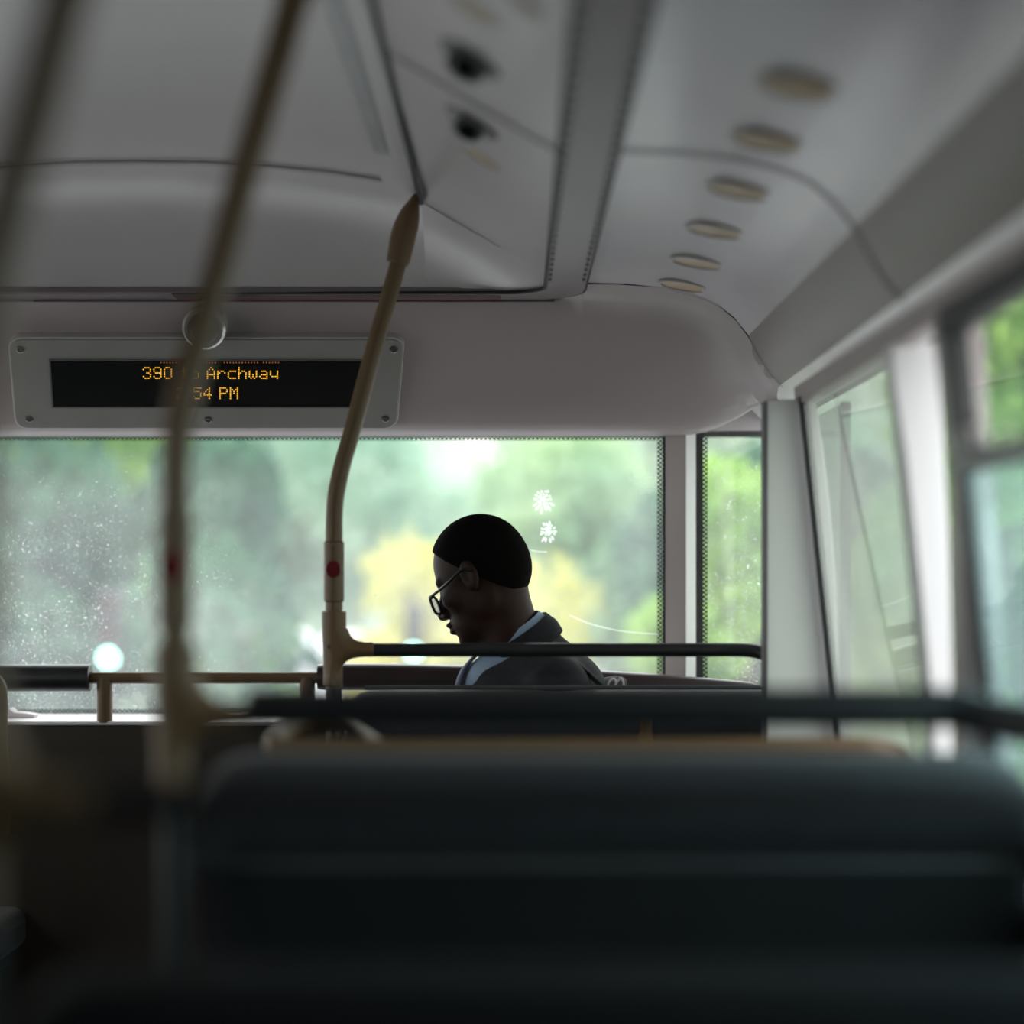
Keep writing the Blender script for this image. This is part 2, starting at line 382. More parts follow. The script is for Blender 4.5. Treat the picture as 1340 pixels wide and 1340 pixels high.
# side coves
def cove(prof, name, label):
    ys = [YB, -1, 0, 1, 2, 2.7, 3.2, 3.6, 3.95]
    return struct(MB().grid([[(x, y, H(h)) for x, h in prof] for y in ys]).build(name, M['cove'], angle=60), label, 'ceiling')
cv = cove(PK[:7], 'ceiling', 'pale grey curved side ceiling with round lights, on the right')
cvl = cove(mirror(PK[:7]), 'ceiling', 'pale grey curved side ceiling on the left')
for (pf, nm, lb) in ((PK[6:], 'wall_right', 'dark taupe upper wall panel above the right windows'), (mirror(PK[6:]), 'wall_left', 'dark taupe upper wall panel above the left windows')):
    ys = [YB, 0, 2, 3, 4.0, 4.5]
    struct(MB().grid([[(x, y, H(h)) for x, h in pf] for y in ys]).build(nm, M['wallup'], angle=60), lb, 'wall')
# joints across the panels
rib(2.71, PS, .012, 'panel_joint', M['groove'], bpy.data.objects['ceiling.001'], -.0025)
rib(2.71, PK[:7], .012, 'panel_joint', M['groove'], cv, -.0025)
rib(2.71, PK[6:], .012, 'panel_joint', M['groove'], bpy.data.objects['wall_right'], -.0022)
rib(3.95, PK[2:7], .005, 'panel_joint', M['groove'], cv, -.0025)
rib(3.95, PK[6:], .005, 'panel_joint', M['groove'], bpy.data.objects['wall_right'], -.0022)

# trim loop : side strips and dark red front band
def arc(cx, cy, r, a0, a1, n=8):
    return [(cx+r*math.cos(a0+(a1-a0)*k/n), cy+r*math.sin(a0+(a1-a0)*k/n)) for k in range(n+1)]
inner = [(.058, YB)]+arc(-.022, 3.96, .080, 0, math.pi/2, 10)
outer = [(.140, YB)]+arc(.0, 4.0, .140, 0, math.pi/2, 10)
def strip_mesh(right=True):
    g = MB(); rows = []
    pin = [(.058, y) for y in (YB, 0, 2, 3, 3.8)]+inner[1:]+[(-.35, 4.04), (MID, 4.04)]
    pout = [(.140, y) for y in (YB, 0, 2, 3, 3.85)]+outer[1:]+[(-.35, 4.14), (MID, 4.14)]
    for (a, b) in zip(pin, pout):
        if not right: a = (2*MID-a[0], a[1]); b = (2*MID-b[0], b[1])
        A = Vector((a[0], a[1], 0)); B = Vector((b[0], b[1], 0)); row = []
        for t, dz in ((0, .004), (0, -.006), (.06, -.010), (.94, -.010), (1, -.006), (1, .004)):
            p = A.lerp(B, t); row.append((p.x, p.y, H(.577)+dz))
        rows.append(row)
    return g.grid(rows)
for right, nm in ((True, 'trim_2'), (False, 'trim_3')):
    st = strip_mesh(right).build(nm, M['mauve'], angle=30)
    struct(st, 'mauve ceiling strip with slotted edges, bending into the dark red front band' if right else 'mauve ceiling strip on the left side of the ceiling', 'trim')
    if right:
        for xe in (.066, .131):
            g = MB(); y = 1.85
            while y < 3.84:
                g.box((xe, y, H(.5668)), (.006, .030, .003)); y += .062
            g.build('slot_row', M['blackgap'], st, smooth=False)
        for P_, r_ in ((inner, .0035), (outer, .0025)):
            sgn = [(x, y, H(.5705)) for x, y in P_]
            ex = [(MID, 4.045 if P_ is inner else 4.138, H(.5705))]
            MB().tube(sgn+ex, r_, 8).build('edge_line', M['blackgap'], st)
        g = MB(); rows = [[(x, y, H(.5662)) for y in (4.05, 4.085, 4.132)] for x in (MID, -.4, -.1, -.03)]
        g.grid(rows); g.build('front_band', M['dark_red'], st, label='dark red front band')

# bulkhead above the front window
rows = []
for x in [2*MID-.55]+[MID*2-.2, MID-.3, MID, -.4, -.1, .0, .04, .08, .11, .13, .138, .1395, .2, .3, .36, .40, .44, .47, .495, .515, .53, .55]:
    xr = x if x > MID else 2*MID-x
    e = max(0, min(1, (xr-.36)/.19)); hb = .309+.075*(e**2.2)
    ht = min(.574, np.interp(xr, [p[0] for p in PK], [p[1] for p in PK])+.0) if xr > .14 else .574
    y0 = 3.95 if xr > .139 else (4.10 if xr <= .02 else 3.985+math.sqrt(.0196-xr*xr)-.02)
    dy = -.03*e
    pr = [(y0, ht), (y0+(4.06-3.95)*.5 if xr > .139 else min(4.13, y0+.05), ht-.001), (4.12+dy, ht-.012), (4.15+dy, ht-.045), (4.22+dy, (ht*.6+hb*.4)), (4.30+dy, ht*.22+hb*.78), (4.335+dy, hb+.02), (4.352+dy, hb+.006), (4.375+dy, hb), (4.56, hb+.004)]
    rows.append([(x, y, H(h)) for y, h in pr])
bk = struct(MB().grid(rows).build('wall_front', M['bulk'], angle=50), 'taupe bulkhead above the front window, holding the display', 'wall')

struct(MB().box((.51, 4.545, H(.372)), (.24, .03, .094)).build('trim_12', M['sill'], smooth=False), 'white fillet above the narrow corner window', 'trim')
# right rail lip, header, lower walls
def lip(s):
    X = (lambda x: x) if s > 0 else (lambda x: 2*MID-x)
    prof = [(.518, .392), (.532, .366), (.546, .352), (.560, .344), (.575, .340), (.60, .339), (.60, .42), (.55, .42)]
    if s < 0: prof = prof[::-1]
    g = MB(); g.prism([(X(x), YB, H(h)) for x, h in prof], (0, 4.47-YB, 0))
    return g
struct(lip(1).build('trim_4', M['lip'], angle=50), 'pale rounded rail running above the right windows', 'trim')
struct(lip(-1).build('trim_5', M['lip'], angle=50), 'pale rounded rail above the left windows', 'trim')
def XG(h): return .585-.075*(h+.36)/.70+.0   # leaning line of the side glass
g = MB(); g.prism([(XG(.335)-.004, YB, H(.338)), (XG(.31)-.004, YB, H(.305)), (.535, YB, H(.305)), (.535, YB, H(.338))], (0, 3.62-YB, 0))
struct(g.build('trim_6', M['taupe']), 'grey window header under the right rail', 'trim')
for s, nm in ((1, 'wall_right'), (-1, 'wall_left')):
    X = (lambda x: x) if s > 0 else (lambda x: 2*MID-x)
    P_ = [(.57, -.36), (.56, -.42), (.555, -1.2), (.70, -1.2), (.70, -.36)]
    if s < 0: P_ = P_[::-1]
    g = MB(); g.prism([(X(x), YB, H(h)) for x, h in P_], (0, 4.6-YB, 0))
    struct(g.build(nm, M['dash']), 'dark lower side wall under the %s windows' % ('right' if s > 0 else 'left'), 'wall')
struct(MB().box((MID, (YB+4.6)/2, -.03), (2.7, 4.6-YB, .06)).build('floor', M['floor'], smooth=False), 'dark grey vinyl floor of the upper deck', 'floor')
struct(MB().box((MID, YB-.03, 1.0), (2.7, .06, 2.1)).build('wall_rear', M['wallup'], smooth=False), 'taupe rear wall of the deck', 'wall')
struct(MB().box((MID, (YB+4.7)/2, H(.83)), (2.9, 4.8-YB, .04)).build('roof', M['dash'], smooth=False), 'outer roof of the bus', 'roof')
for s in (1, -1):
    xx = .615 if s > 0 else 2*MID-.615
    struct(MB().box((xx, (YB+4.7)/2, H(.595)), (.03, 4.8-YB, .50)).build('wall_right' if s > 0 else 'wall_left', M['dash'], smooth=False), 'outer side skin above the %s windows' % ('right' if s > 0 else 'left'), 'wall')
struct(MB().box((MID, 4.66, H(.60)), (2.8, .05, .56)).build('wall_front', M['dash'], smooth=False), 'outer skin above the front window', 'wall')
# front lower wall and sill
g = MB(); g.box((MID-.12, 4.435, H(-.770)), (2.30, .23, .88))
wf = struct(g.build('wall_front', M['dash'], smooth=False), 'dark brown panel below the front window', 'wall')
struct(MB().box((MID-.12, 4.435, H(-.3265)), (2.30, .24, .009)).build('trim_7', M['sill'], bevel=.003), 'white sill under the front window', 'trim')

# ------------------------------------------------------------------ windows
def pane(pts, name, m, parent, label=None): return MB().add(pts, [tuple(range(len(pts)))]).build(name, m, parent, smooth=False, label=label)
XR = (868-CX)/F*YW; XL = 2*MID-XR; ZT = H(.3155); ZB = H(-.327)
w1 = empty('window_1', (MID, YW, ZB)); struct(w1, 'wide dusty front window with trees outside', 'window')
gp = pane([(XL, YW, ZB), (XR, YW, ZB), (XR, YW, ZT), (XL, YW, ZT)], 'glass', M['g_front'], w1)
g = MB(); fw = .006
for (c, d) in (((MID, YW, ZT+.002), (XR-XL+.02, .02, fw)), ((XR+.002, YW, (ZT+ZB)/2), (fw, .02, ZT-ZB+.02)), ((XL-.002, YW, (ZT+ZB)/2), (fw, .02, ZT-ZB+.02))): g.box(c, d)
g.build('frame', M['frame'], w1, smooth=False)
g = MB(); yf = YW-.002; bw = .014
for (x0, x1, z0, z1) in ((XL, XR, ZT-.012, ZT), (XR-bw, XR, ZB, ZT-.012), (XL, XL+bw, ZB, ZT-.012), (XL+bw, XR-bw, ZB, ZB+.016)):
    g.add([(x0, yf, z0), (x1, yf, z0), (x1, yf, z1), (x0, yf, z1)], [(0, 1, 2, 3)])
g.build('dotted_border', M['frit'], w1, smooth=False)
def splat(px, py, n, r, seed):
    rr = random.Random(seed); g = MB(); c = Q(px, py, YW-.004)
    for ring, (ra, rb, m) in enumerate(((.0, .30, 5), (.28, .62, 9), (.58, 1.0, 14))):
        for i in range(m):
            a = 6.283*(i+rr.uniform(-.2, .2))/m; r0 = r*ra*rr.uniform(.9, 1.1); r1 = r*rb*rr.uniform(.8, 1.15)
            if ring == 2 and math.sin(a) < -.4: r1 *= 1.35
            d = Vector((math.cos(a)*.85, 0, math.sin(a))); q = Vector((-d.z, 0, d.x)); wv = r*rr.uniform(.07, .12)
            mid = c+d*(r0*.45+r1*.55)
            g.add([c+d*r0, mid+q*wv, c+d*r1+q*rr.uniform(-.06, .06)*r, mid-q*wv], [(0, 1, 2, 3)])
    return g.build('bird_dropping', M['splat'], w1, smooth=False)
splat(711, 653, 90, .026, 3); splat(717, 695, 80, .022, 5)
MB().tube(catmull([Q(745, 805, YW-.003), Q(775, 817, YW-.003), Q(815, 826, YW-.003), Q(862, 830, YW-.003)], 8), .0008, 5).build('scratch', M['splat'], w1)
MB().tube(catmull([Q(695, 720, YW-.003), Q(705, 722, YW-.003), Q(716, 722, YW-.003)], 5), .0007, 5).build('scratch', M['splat'], w1)
# pillar between front and corner windows
XP0, XP1, XP2 = XR+.004, (896-CX)/F*YW, (909-CX)/F*YW
g = MB(); g.prism([(XP0, 4.535, ZB-.05), (XP1, 4.515, ZB-.05), (XP1, 4.60, ZB-.05), (XP0, 4.60, ZB-.05)], (0, 0, .70))
p_ = struct(g.build('trim_8', M['taupe']), 'taupe pillar between the front window and the narrow corner window', 'trim')
g = MB(); g.prism([(XP1, 4.512, ZB-.05), (XP2, 4.520, ZB-.05), (XP2, 4.60, ZB-.05), (XP1, 4.60, ZB-.05)], (0, 0, .70)); g.build('edge_highlight', M['white'], p_, label='highlight painted on the pillar edge')  # white strip paints the highlight along the pillar
XC0, XC1 = (919-CX)/F*YW, .60
w2 = empty('window_2', (XC0, YW, H(-.25))); struct(w2, 'narrow corner window with water marks, right of the front pillar', 'window')
zc0, zc1 = H(-.27), H(.3245)
pane([(XC0, YW, zc0), (XC1, YW, zc0), (XC1, YW, zc1), (XC0, YW, zc1)], 'glass', M['g_corner'], w2)
g = MB(); g.box(((XP2+XC0)/2, YW, (zc0+zc1)/2), (XC0-XP2, .02, zc1-zc0)); g.box(((XC0+XC1)/2, YW, zc1+.002), (XC1-XC0, .02, .006)); g.build('frame', M['frame'], w2, smooth=False)
g = MB()
for (x0, x1, z0, z1) in ((XC0, XC0+.012, zc0, zc1-.012), (XC0, XC1, zc1-.012, zc1)):
    g.add([(x0, yf, z0), (x1, yf, z0), (x1, yf, z1), (x0, yf, z1)], [(0, 1, 2, 3)])
g.build('dotted_border', M['frit'], w2, smooth=False)
struct(MB().box(((XP0+.62)/2, 4.52, H(-.40)), (.62-XP0, .12, .27)).build('wall_front', M['dash'], smooth=False), 'dark corner panel under the narrow corner window', 'wall')
# left front corner closed
struct(MB().box(((XL-.01-2.05)/2, 4.55, H(0)), (2.05-abs(XL), .08, .75)).build('wall_front', M['taupe'], smooth=False), 'taupe corner panel left of the front window', 'wall')

# right side : pillar covers facing back, and panes between them
def cover(poly, y, th, name, m, label, edge=None):
    g = MB(); g.prism([Q(px, py, y) for px, py in poly], (0, th, 0))
    o = struct(g.build(name, m, bevel=.003, angle=25), label, 'trim')
    return o
c1 = cover([(1003, 524), (1066, 521), (1078, 590), (1088, 680), (1094, 760), (1098, 905), (1100, 1011), (1003, 1011)], 3.58, .05, 'trim_9', M['white'], 'flat pale grey panel beside the corner window, nearest the front')
MB().box((Q(1001.5, 750, 3.58).x, 3.60, H(-.025)), (.004, .05, .67)).build('dark_edge', M['groove'], c1, smooth=False)
c2 = cover([(1165, 448), (1226, 447), (1234, 560), (1241, 700), (1246, 900), (1249, 1102), (1227, 1102), (1217, 900), (1203, 760), (1185, 600), (1171, 510)], 2.66, .05, 'trim_10', M['white_dimmed'], 'bright white tapering panel between the two right side windows')
c3 = cover([(1256, 415), (1288, 398), (1294, 560), (1302, 640), (1312, 800), (1315, 1137), (1263, 1137), (1259, 900), (1255, 650)], 2.40, .06, 'trim_11', M['taupe'], 'taupe pillar beside the opening side window, right of the white panel')
g = MB(); g.prism([Q(px, py, 2.397) for px, py in [(1264, 900), (1259, 690), (1284, 690), (1296, 660), (1305, 800), (1311, 900), (1311, 1137), (1266, 1137)]], (0, .004, 0)); g.build('pale_foot', M['white'], c3, label='white lower facing')
def side_win(n, y0, y1, label, s=1, gm='g_side', gm2=None, hop=None):
    X = (lambda x: x) if s > 0 else (lambda x: 2*MID-x)
    w = empty('window_%d' % n, (X(XG(-.36)), (y0+y1)/2, H(-.36))); struct(w, label, 'window')
    z0, z1 = -.37, .315
    def pq(a, b, name, m, ins=0): pane([(X(XG(a)+ins), y0, H(a)), (X(XG(a)+ins), y1, H(a)), (X(XG(b)+ins), y1, H(b)), (X(XG(b)+ins), y0, H(b))], name, m, w)
    if hop is None: pq(z0, z1, 'glass', M[gm])
    else:
        pq(z0, hop, 'glass', M[gm2]); pq(hop, z1, 'glass', M[gm])
        g = MB(); g.box((X(XG(hop)-.006), (y0+y1)/2, H(hop)), (.03, y1-y0, .022)); g.build('crossbar', M['alu'], w, bevel=.004)
        MB().box((X(XG(hop)-.03), y1-.16, H(hop+.018)), (.03, .07, .03)).build('catch', M['alu'], w, bevel=.008)
        g = MB()
        for yy in (y0+.02, y1-.02): g.prism([(X(XG(hop)-.012), yy-.02, H(hop)), (X(XG(z1)-.012), yy-.02, H(z1)), (X(XG(z1)+.012), yy-.02, H(z1)), (X(XG(hop)+.012), yy-.02, H(hop))], (0, .04, 0))
        g.prism([(X(XG(z1)-.012), y0, H(z1)), (X(XG(z1)+.012), y0, H(z1)), (X(XG(z1)+.012), y0, H(z1-.035)), (X(XG(z1)-.012), y0, H(z1-.035))], (0, y1-y0, 0))
        g.build('hopper_frame', M['frame'], w, smooth=False)
    g = MB()
    for yy in (y0, y1): g.prism([(X(XG(z0)-.006), yy-.012, H(z0)), (X(XG(z1)-.006), yy-.012, H(z1)), (X(XG(z1)+.010), yy-.012, H(z1)), (X(XG(z0)+.010), yy-.012, H(z0))], (0, .024, 0))
    g.build('frame', M['frame'], w, smooth=False)
    return w
side_win(3, 2.72, 3.56, 'greyish side window between the two pale panels, dulled by reflections')
XG0 = XG
def XG(h): return .605
side_win(4, 3.66, 4.46, 'side window hidden behind the front pale panel')
XG = XG0
side_win(5, .75, 2.36, 'opening side window with green trees and a tinted lower pane, on the right edge', gm='g_clear', gm2='g_teal', hop=.128)
for s_ in (1, -1):  # solid walls added in place of rear windows, to cut the fill light
    X = (lambda x: x) if s_ > 0 else (lambda x: 2*MID-x); y1_ = .65 if s_ > 0 else .4
    struct(MB().prism([(X(XG(-.37)-.02), YB, H(-.37)), (X(XG(.34)-.02), YB, H(.34)), (X(.67), YB, H(.34)), (X(.67), YB, H(-.37))], (0, y1_-YB, 0)).build('wall_right' if s_ > 0 else 'wall_left', M['wallup'], smooth=False), 'added unseen wall blocking side light at the rear on the %s' % ('right' if s_ > 0 else 'left'), 'wall')
for n_, (a_, b_) in zip((6, 7), ((2.5, 4.45), (.5, 2.4))):
    side_win(n_, a_, b_, 'side window on the left of the bus, %s' % {6: 'at the front', 7: 'in the middle'}[n_], -1, 'g_clear')
k = 13
for s, y0, y1 in ((1, 2.36, 2.45), (1, .65, .75),  (-1, 2.4, 2.5), (-1, .4, .5), (-1, 4.45, 4.6)):
    X = (lambda x: x) if s > 0 else (lambda x: 2*MID-x)
    P_ = [(X(XG(-.37)+(.0 if y0 > .7 and s > 0 else -.02)), y0, H(-.37)), (X(XG(.34)+(.0 if y0 > .7 and s > 0 else -.02)), y0, H(.34)), (X(XG(.34)+.02), y0, H(.34)), (X(XG(-.37)+.02), y0, H(-.37))]
    struct(MB().prism(P_, (0, y1-y0, 0)).build('trim_%d' % k, M['taupe'], smooth=False), 'taupe window post on the %s side at %s' % ('right' if s > 0 else 'left', {2.36: 'the opening window', .65: 'the camera seat', 2.4: 'the front window joint', .4: 'the middle joint', 4.45: 'the front corner'}[y0]), 'trim'); k += 1

# ------------------------------------------------------------------ lights, nozzles, dome on the ceiling
def disc(c, n, r, th, seg=32):
    n = Vector(n).normalized(); return [Vector(c)+n*th*.0, n]
def orient(n):
    return Vector((0, 0, -1)).rotation_difference(Vector(n).normalized()).to_matrix()
def lathe(prof, c, n, seg=32):
    """prof: (radius, depth along n)"""
    R = orient(n); g = MB(); rows = []
    for r, t in prof:
        rows.append([Vector(c)+R @ Vector((r*math.cos(2*math.pi*k/seg), r*math.sin(2*math.pi*k/seg), -t)) for k in range(seg)]+[Vector(c)+R @ Vector((r, 0, -t))])
    g.grid(rows); return g
def ceiling_light(x, y, h, n, r, label, group):
    c = Vector((x, y, H(h))); o = empty('ceiling_light', c, label, 'ceiling light', group)
    lathe([(r*1.0, -.002), (r*.99, .003), (r*.90, .004), (r*.87, .0)], c, n).build('rim', M['light_rim'], o)
    lathe([(r*.88, .001), (r*.5, .003), (.0005, .0035)], c, n).build('lens', M['light'], o)
nC = Vector((-.17, 0, -1)).normalized()
ords = ['closest to the camera, at the top', 'second from the camera', 'third from the camera', 'fourth from the camera', 'fifth from the camera', 'furthest, close to the bulkhead']
for i, y in enumerate((2.28, 2.57, 2.90, 3.24, 3.57, 3.86)):
    ceiling_light(.328, y, .5585, nC, .052, 'flat round tan light in the right side ceiling, %s' % ords[i], 'round lights in the right side ceiling')
nS = Vector((-.51, 0, -.86)).normalized()    # normal of the sloping panel
def onslope(px, py):
    # point where this direction meets the sloping panel (a straight line x = -.178 .. .058)
    a = (px-CX)/(CY-py); s = (.577-.715)/(.058+.178)
    h = (.715+s*.178)/(1-s*a)
    return Vector((a*h, h*F/(CY-py), H(h)))
for (px, py, lb) in ((622, 10, 'flat round tan light in the sloping panel, in front of both air nozzles'), (632, 206, 'flat round tan light in the sloping panel, beyond the air nozzles')):
    c = onslope(px, py); ceiling_light(c.x, c.y, c.z-EYE, nS, .036, lb, 'round lights in the sloping panel')
c = onslope(690, 4); ceiling_light(c.x, c.y, c.z-EYE, nS, .022, 'small round bright lamp near the slotted strip at the top', None)
for (px, py, lb) in ((617, 74, 'black swivel air nozzle in the sloping ceiling panel, nearer the camera'), (619, 158, 'black swivel air nozzle with a pale lip, nearer the front')):
    c = onslope(px, py); o = empty('air_nozzle', c, lb, 'air nozzle', 'swivel air nozzles')
    r = .041
    lathe([(r*1.08, -.002), (r*1.08, .004), (r*.95, .009), (r*.72, .006), (r*.70, -.002)], c, nS).build('rim', M['nozzle'], o)
    n2 = (nS+Vector((.05, -.75, -.2))).normalized(); cb = c+nS*.002
    lathe([(r*.62, .0), (r*.58, .010), (r*.46, .020), (r*.38, .022), (r*.36, .010), (.0005, .008)], cb, n2).build('eyeball', M['black'], o)
    lathe([(r*.60, .009), (r*.68, .012), (r*.66, .016), (r*.54, .015)], cb, n2).build('lip', M['nozzle_lip'] if py > 100 else M['nozzle'], o)
# dome camera above the display
c = Q(268, 428, 4.11); o = empty('dome_camera', c, 'small chrome-ringed dome camera above the display, half hidden by the tall pole', 'camera')
nb = Vector((0, -1, -.35))
lathe([(.045, -.02), (.045, .012), (.040, .018), (.034, .018)], c, nb).build('ring', M['chrome'], o)
lathe([(.035, .015), (.031, .030), (.019, .042), (.0005, .046)], c, nb).build('dome', M['black'], o)

# ------------------------------------------------------------------ display
def face(px, py):
    """point on the leaning bulkhead face"""
    k = (CY-py)/F; y = (0.574-.045+ (4.15)*(.574-.045-.329)/(4.335-4.15))/(k+(.574-.045-.329)/(4.335-4.15))
    y -= .012
    return Vector(((px-CX)/F*y, y, EYE+k*y))
tl_, br_ = face(270, 440), face(270, 560)
D_O = (tl_+br_)/2; DU = (tl_-br_).normalized(); DX = Vector((1, 0, 0)); DN = DX.cross(DU)     # DN faces the cabin
if DN.y > 0: DN = -DN
W_, H_ = 510/F*D_O.y/2, (tl_-br_).length/2
disp = empty('destination_display', D_O, 'amber dot display in a grey screwed plate above the front window', 'display')
def rrect(w, h, r, off, n=6):
    pts = []
    for (cx, cy, a0) in ((w-r, h-r, 0), (-w+r, h-r, 1), (-w+r, -h+r, 2), (w-r, -h+r, 3)):
        for k in range(n+1):
            a = (a0+k/n)*math.pi/2; pts.append(D_O+DX*(cx+r*math.cos(a))+DU*(cy+r*math.sin(a))+DN*off)
    return pts
MB().prism(rrect(W_, H_, .03, .004), -DN*.03).build('plate_rim', M['plate_rim'], disp, bevel=.002)
MB().prism(rrect(W_-.004, H_-.004, .027, .0075), -DN*.012).build('plate', M['plate'], disp, bevel=.0015)
def dp(px, py):  # display-plane coordinates from plate-relative pixels
    return ((px-270)/F*D_O.y, (500-py)/(560-440)*2*H_)
x0, y0 = dp(69, 528); x1, y1 = dp(474, 468)
def dq(x, y, off): return D_O+DX*x+DU*y+DN*off
MB().prism([dq(x0, y0, .0085), dq(x1, y0, .0085), dq(x1, y1, .0085), dq(x0, y1, .0085)], -DN*.004).build('screen', M['screen'], disp, smooth=False)
g = MB(); b_ = .003
for (xa, ya, xb, yb) in ((x0-b_, y1, x1+b_, y1+b_), (x0-b_, y0-b_, x1+b_, y0), (x0-b_, y0, x0, y1), (x1, y0, x1+b_, y1)):
    g.prism([dq(xa, ya, .0095), dq(xb, ya, .0095), dq(xb, yb, .0095), dq(xa, yb, .0095)], -DN*.004)
g.build('screen_edge', M['groove'], disp, smooth=False)
for (px, py) in ((31, 454), (512, 454), (36, 545), (508, 545), (273, 546)):
    a, b = dp(px, py); c = dq(a, b, .007)
    lathe([(.009, .0), (.0088, .002), (.006, .003), (.0055, .0015), (.0005, .001)], c, DN, 16).build('screw', M['screw'], disp)
FONT = {'3': '01110 10001 00001 00110 00001 10001 01110', '9': '01110 10001 10001 01111 00001 10001 01110', '0': '01110 10001 10001 10001 10001 10001 01110',
 't': '00100 00100 01110 00100 00100 00100 00010', 'o': '00000 00000 01110 10001 10001 10001 01110', 'A': '00100 01010 10001 10001 11111 10001 10001',
 'r': '00000 00000 10110 11001 10000 10000 10000', 'c': '00000 00000 01111 10000 10000 10000 01111', 'h': '10000 10000 10110 11001 10001 10001 10001',
 'w': '00000 00000 10001 10001 10101 10101 01010', 'a': '00000 00000 01110 00001 01111 10001 01111', 'y': '00000 00000 10001 10001 10001 01111 00001',
 '2': '01110 10001 00001 00110 01000 10000 11111', ':': '00000 00100 00000 00000 00100 00000 00000', '5': '11111 10000 11110 00001 00001 10001 01110',
 '4': '00010 00110 01010 10010 11111 00010 00010', 'P': '11110 10001 10001 11110 10000 10000 10000', 'M': '10001 11011 10101 10101 10001 10001 10001', ' ': '00000 '*7}
PIT = 2.28
def line(text, pxl, pyt, name, m, pitx=None, rows_=range(7)):
    px = pxl; g = MB(); pw = pitx or PIT
    for ch in text:
        wd = 3.2 if ch in ' :' else 6
        for r, row in enumerate(FONT[ch].split()):
            if r not in rows_: continue
            for k, b in enumerate(row):
                if b == '1':
                    kk = k if ch != ':' else k-1.5
                    a, bq = dp(px+kk*pw, pyt+r*PIT); s = .00165
                    g.add([dq(a+s*math.cos(q*math.pi/4), bq+s*math.sin(q*math.pi/4), .0098) for q in range(8)], [tuple(range(8))])
        px += wd*pw
    return g.build(name, m, disp, smooth=False)
line('390 to Archway', 189, 476.5, 'lettering', M['amber'])
line('2:54 PM', 233, 503, 'lettering', M['amber'])
g = MB()
for q in range(40):
    if q not in (7, 8, 19, 20, 33):
        a, bq = dp(212+q*3.9, 470); s = .0014
        g.add([dq(a-s, bq-s, .0098), dq(a+s, bq-s, .0098), dq(a+s, bq+s, .0098), dq(a-s, bq+s, .0098)], [(0, 1, 2, 3)])
g.build('scrolling_dots', M['amber_dim'], disp, smooth=False)

# ------------------------------------------------------------------ grab poles
YA = 3.75
def pq(px, py): return Q(px, py, YA)
pole = empty('grab_pole', (pq(437, 900).x, YA, 0), 'tan grab pole in the middle, with red button, rising to the ceiling seam', 'grab pole', 'tan grab poles with stop buttons')
axis = [(437, 1000), (437, 900), (437, 800), (437, 740), (437, 700), (437.5, 672), (439.5, 648), (444, 625), (450, 600), (457, 577), (470, 530), (486, 468), (505, 402), (522, 342)]
path = catmull([Vector((pq(437, 900).x, YA, .02))]+[pq(*p) for p in axis], 5)
R0 = 11.2/F*YA
ktop = min(i for i, p in enumerate(path) if p.z > H(-.20))
MB().tube(path[ktop-1:], R0, 24).build('tube', M['tan'], pole)
MB().tube(path[:ktop], R0*.95, 20).build('lower_tube', M['black'], pole, label='black lower tube')
cx_ = pq(437, 745)
zz = lambda py: H(-(py-CY)/F*YA)
R1 = 13.3/F*YA
g = MB(); g.tube([(cx_.x, YA, z) for z in (zz(788), zz(786), zz(710), zz(708))], [R0, R1, R1, R0], 24)
sl = g.build('sleeve', M['tan_fit'], pole)
lathe([(.0155, -.006), (.0155, .002), (.0135, .005), (.0005, .006)], (cx_.x, YA-R1+.001, cx_.z), (0, -1, 0)).build('stop_button', M['red'], sl)
for py in (712.5, 779): lathe([(.0036, -.003), (.0034, .0008), (.0005, .0012)], (cx_.x, YA-R1, zz(py)), (0, -1, 0), 12).build('screw', M['screw'], sl)
R2 = 15.6/F*YA
outl = np.array([(pq(x, 0).x, zz(y)) for x, y in [(421, 799), (453, 799), (453.6, 812), (455, 822), (459, 831), (463, 835.5), (468, 838.3), (477, 840), (490, 840.5), (490, 859.5), (477, 859.8), (468, 860.6), (460, 862.6), (453, 866.3), (448.5, 872), (446, 881), (444.5, 897), (424, 897), (422.5, 860), (421.2, 830)]])
TF = Field((cx_.x-.05, YA-.045, zz(915)), (pq(502, 0).x, YA+.045, zz(785)), .0018)
ax0 = TF.lo[0]+TF.h*np.arange(TF.n[0]); ax2 = TF.lo[2]+TF.h*np.arange(TF.n[2]); GX, GZ_ = np.meshgrid(ax0, ax2, indexing='ij')
dd = np.full(GX.shape, 1e9); ins = np.zeros(GX.shape, bool)
for (xa, za), (xb, zb) in zip(outl, np.roll(outl, -1, 0)):
    t = np.clip(((GX-xa)*(xb-xa)+(GZ_-za)*(zb-za))/((xb-xa)**2+(zb-za)**2), 0, 1); dd = np.minimum(dd, (GX-xa-t*(xb-xa))**2+(GZ_-za-t*(zb-za))**2)
    if za != zb: ins ^= ((za > GZ_) != (zb > GZ_)) & (GX < (xb-xa)*(GZ_-za)/(zb-za)+xa)
d2 = np.where(ins, -1, 1)*np.sqrt(dd)
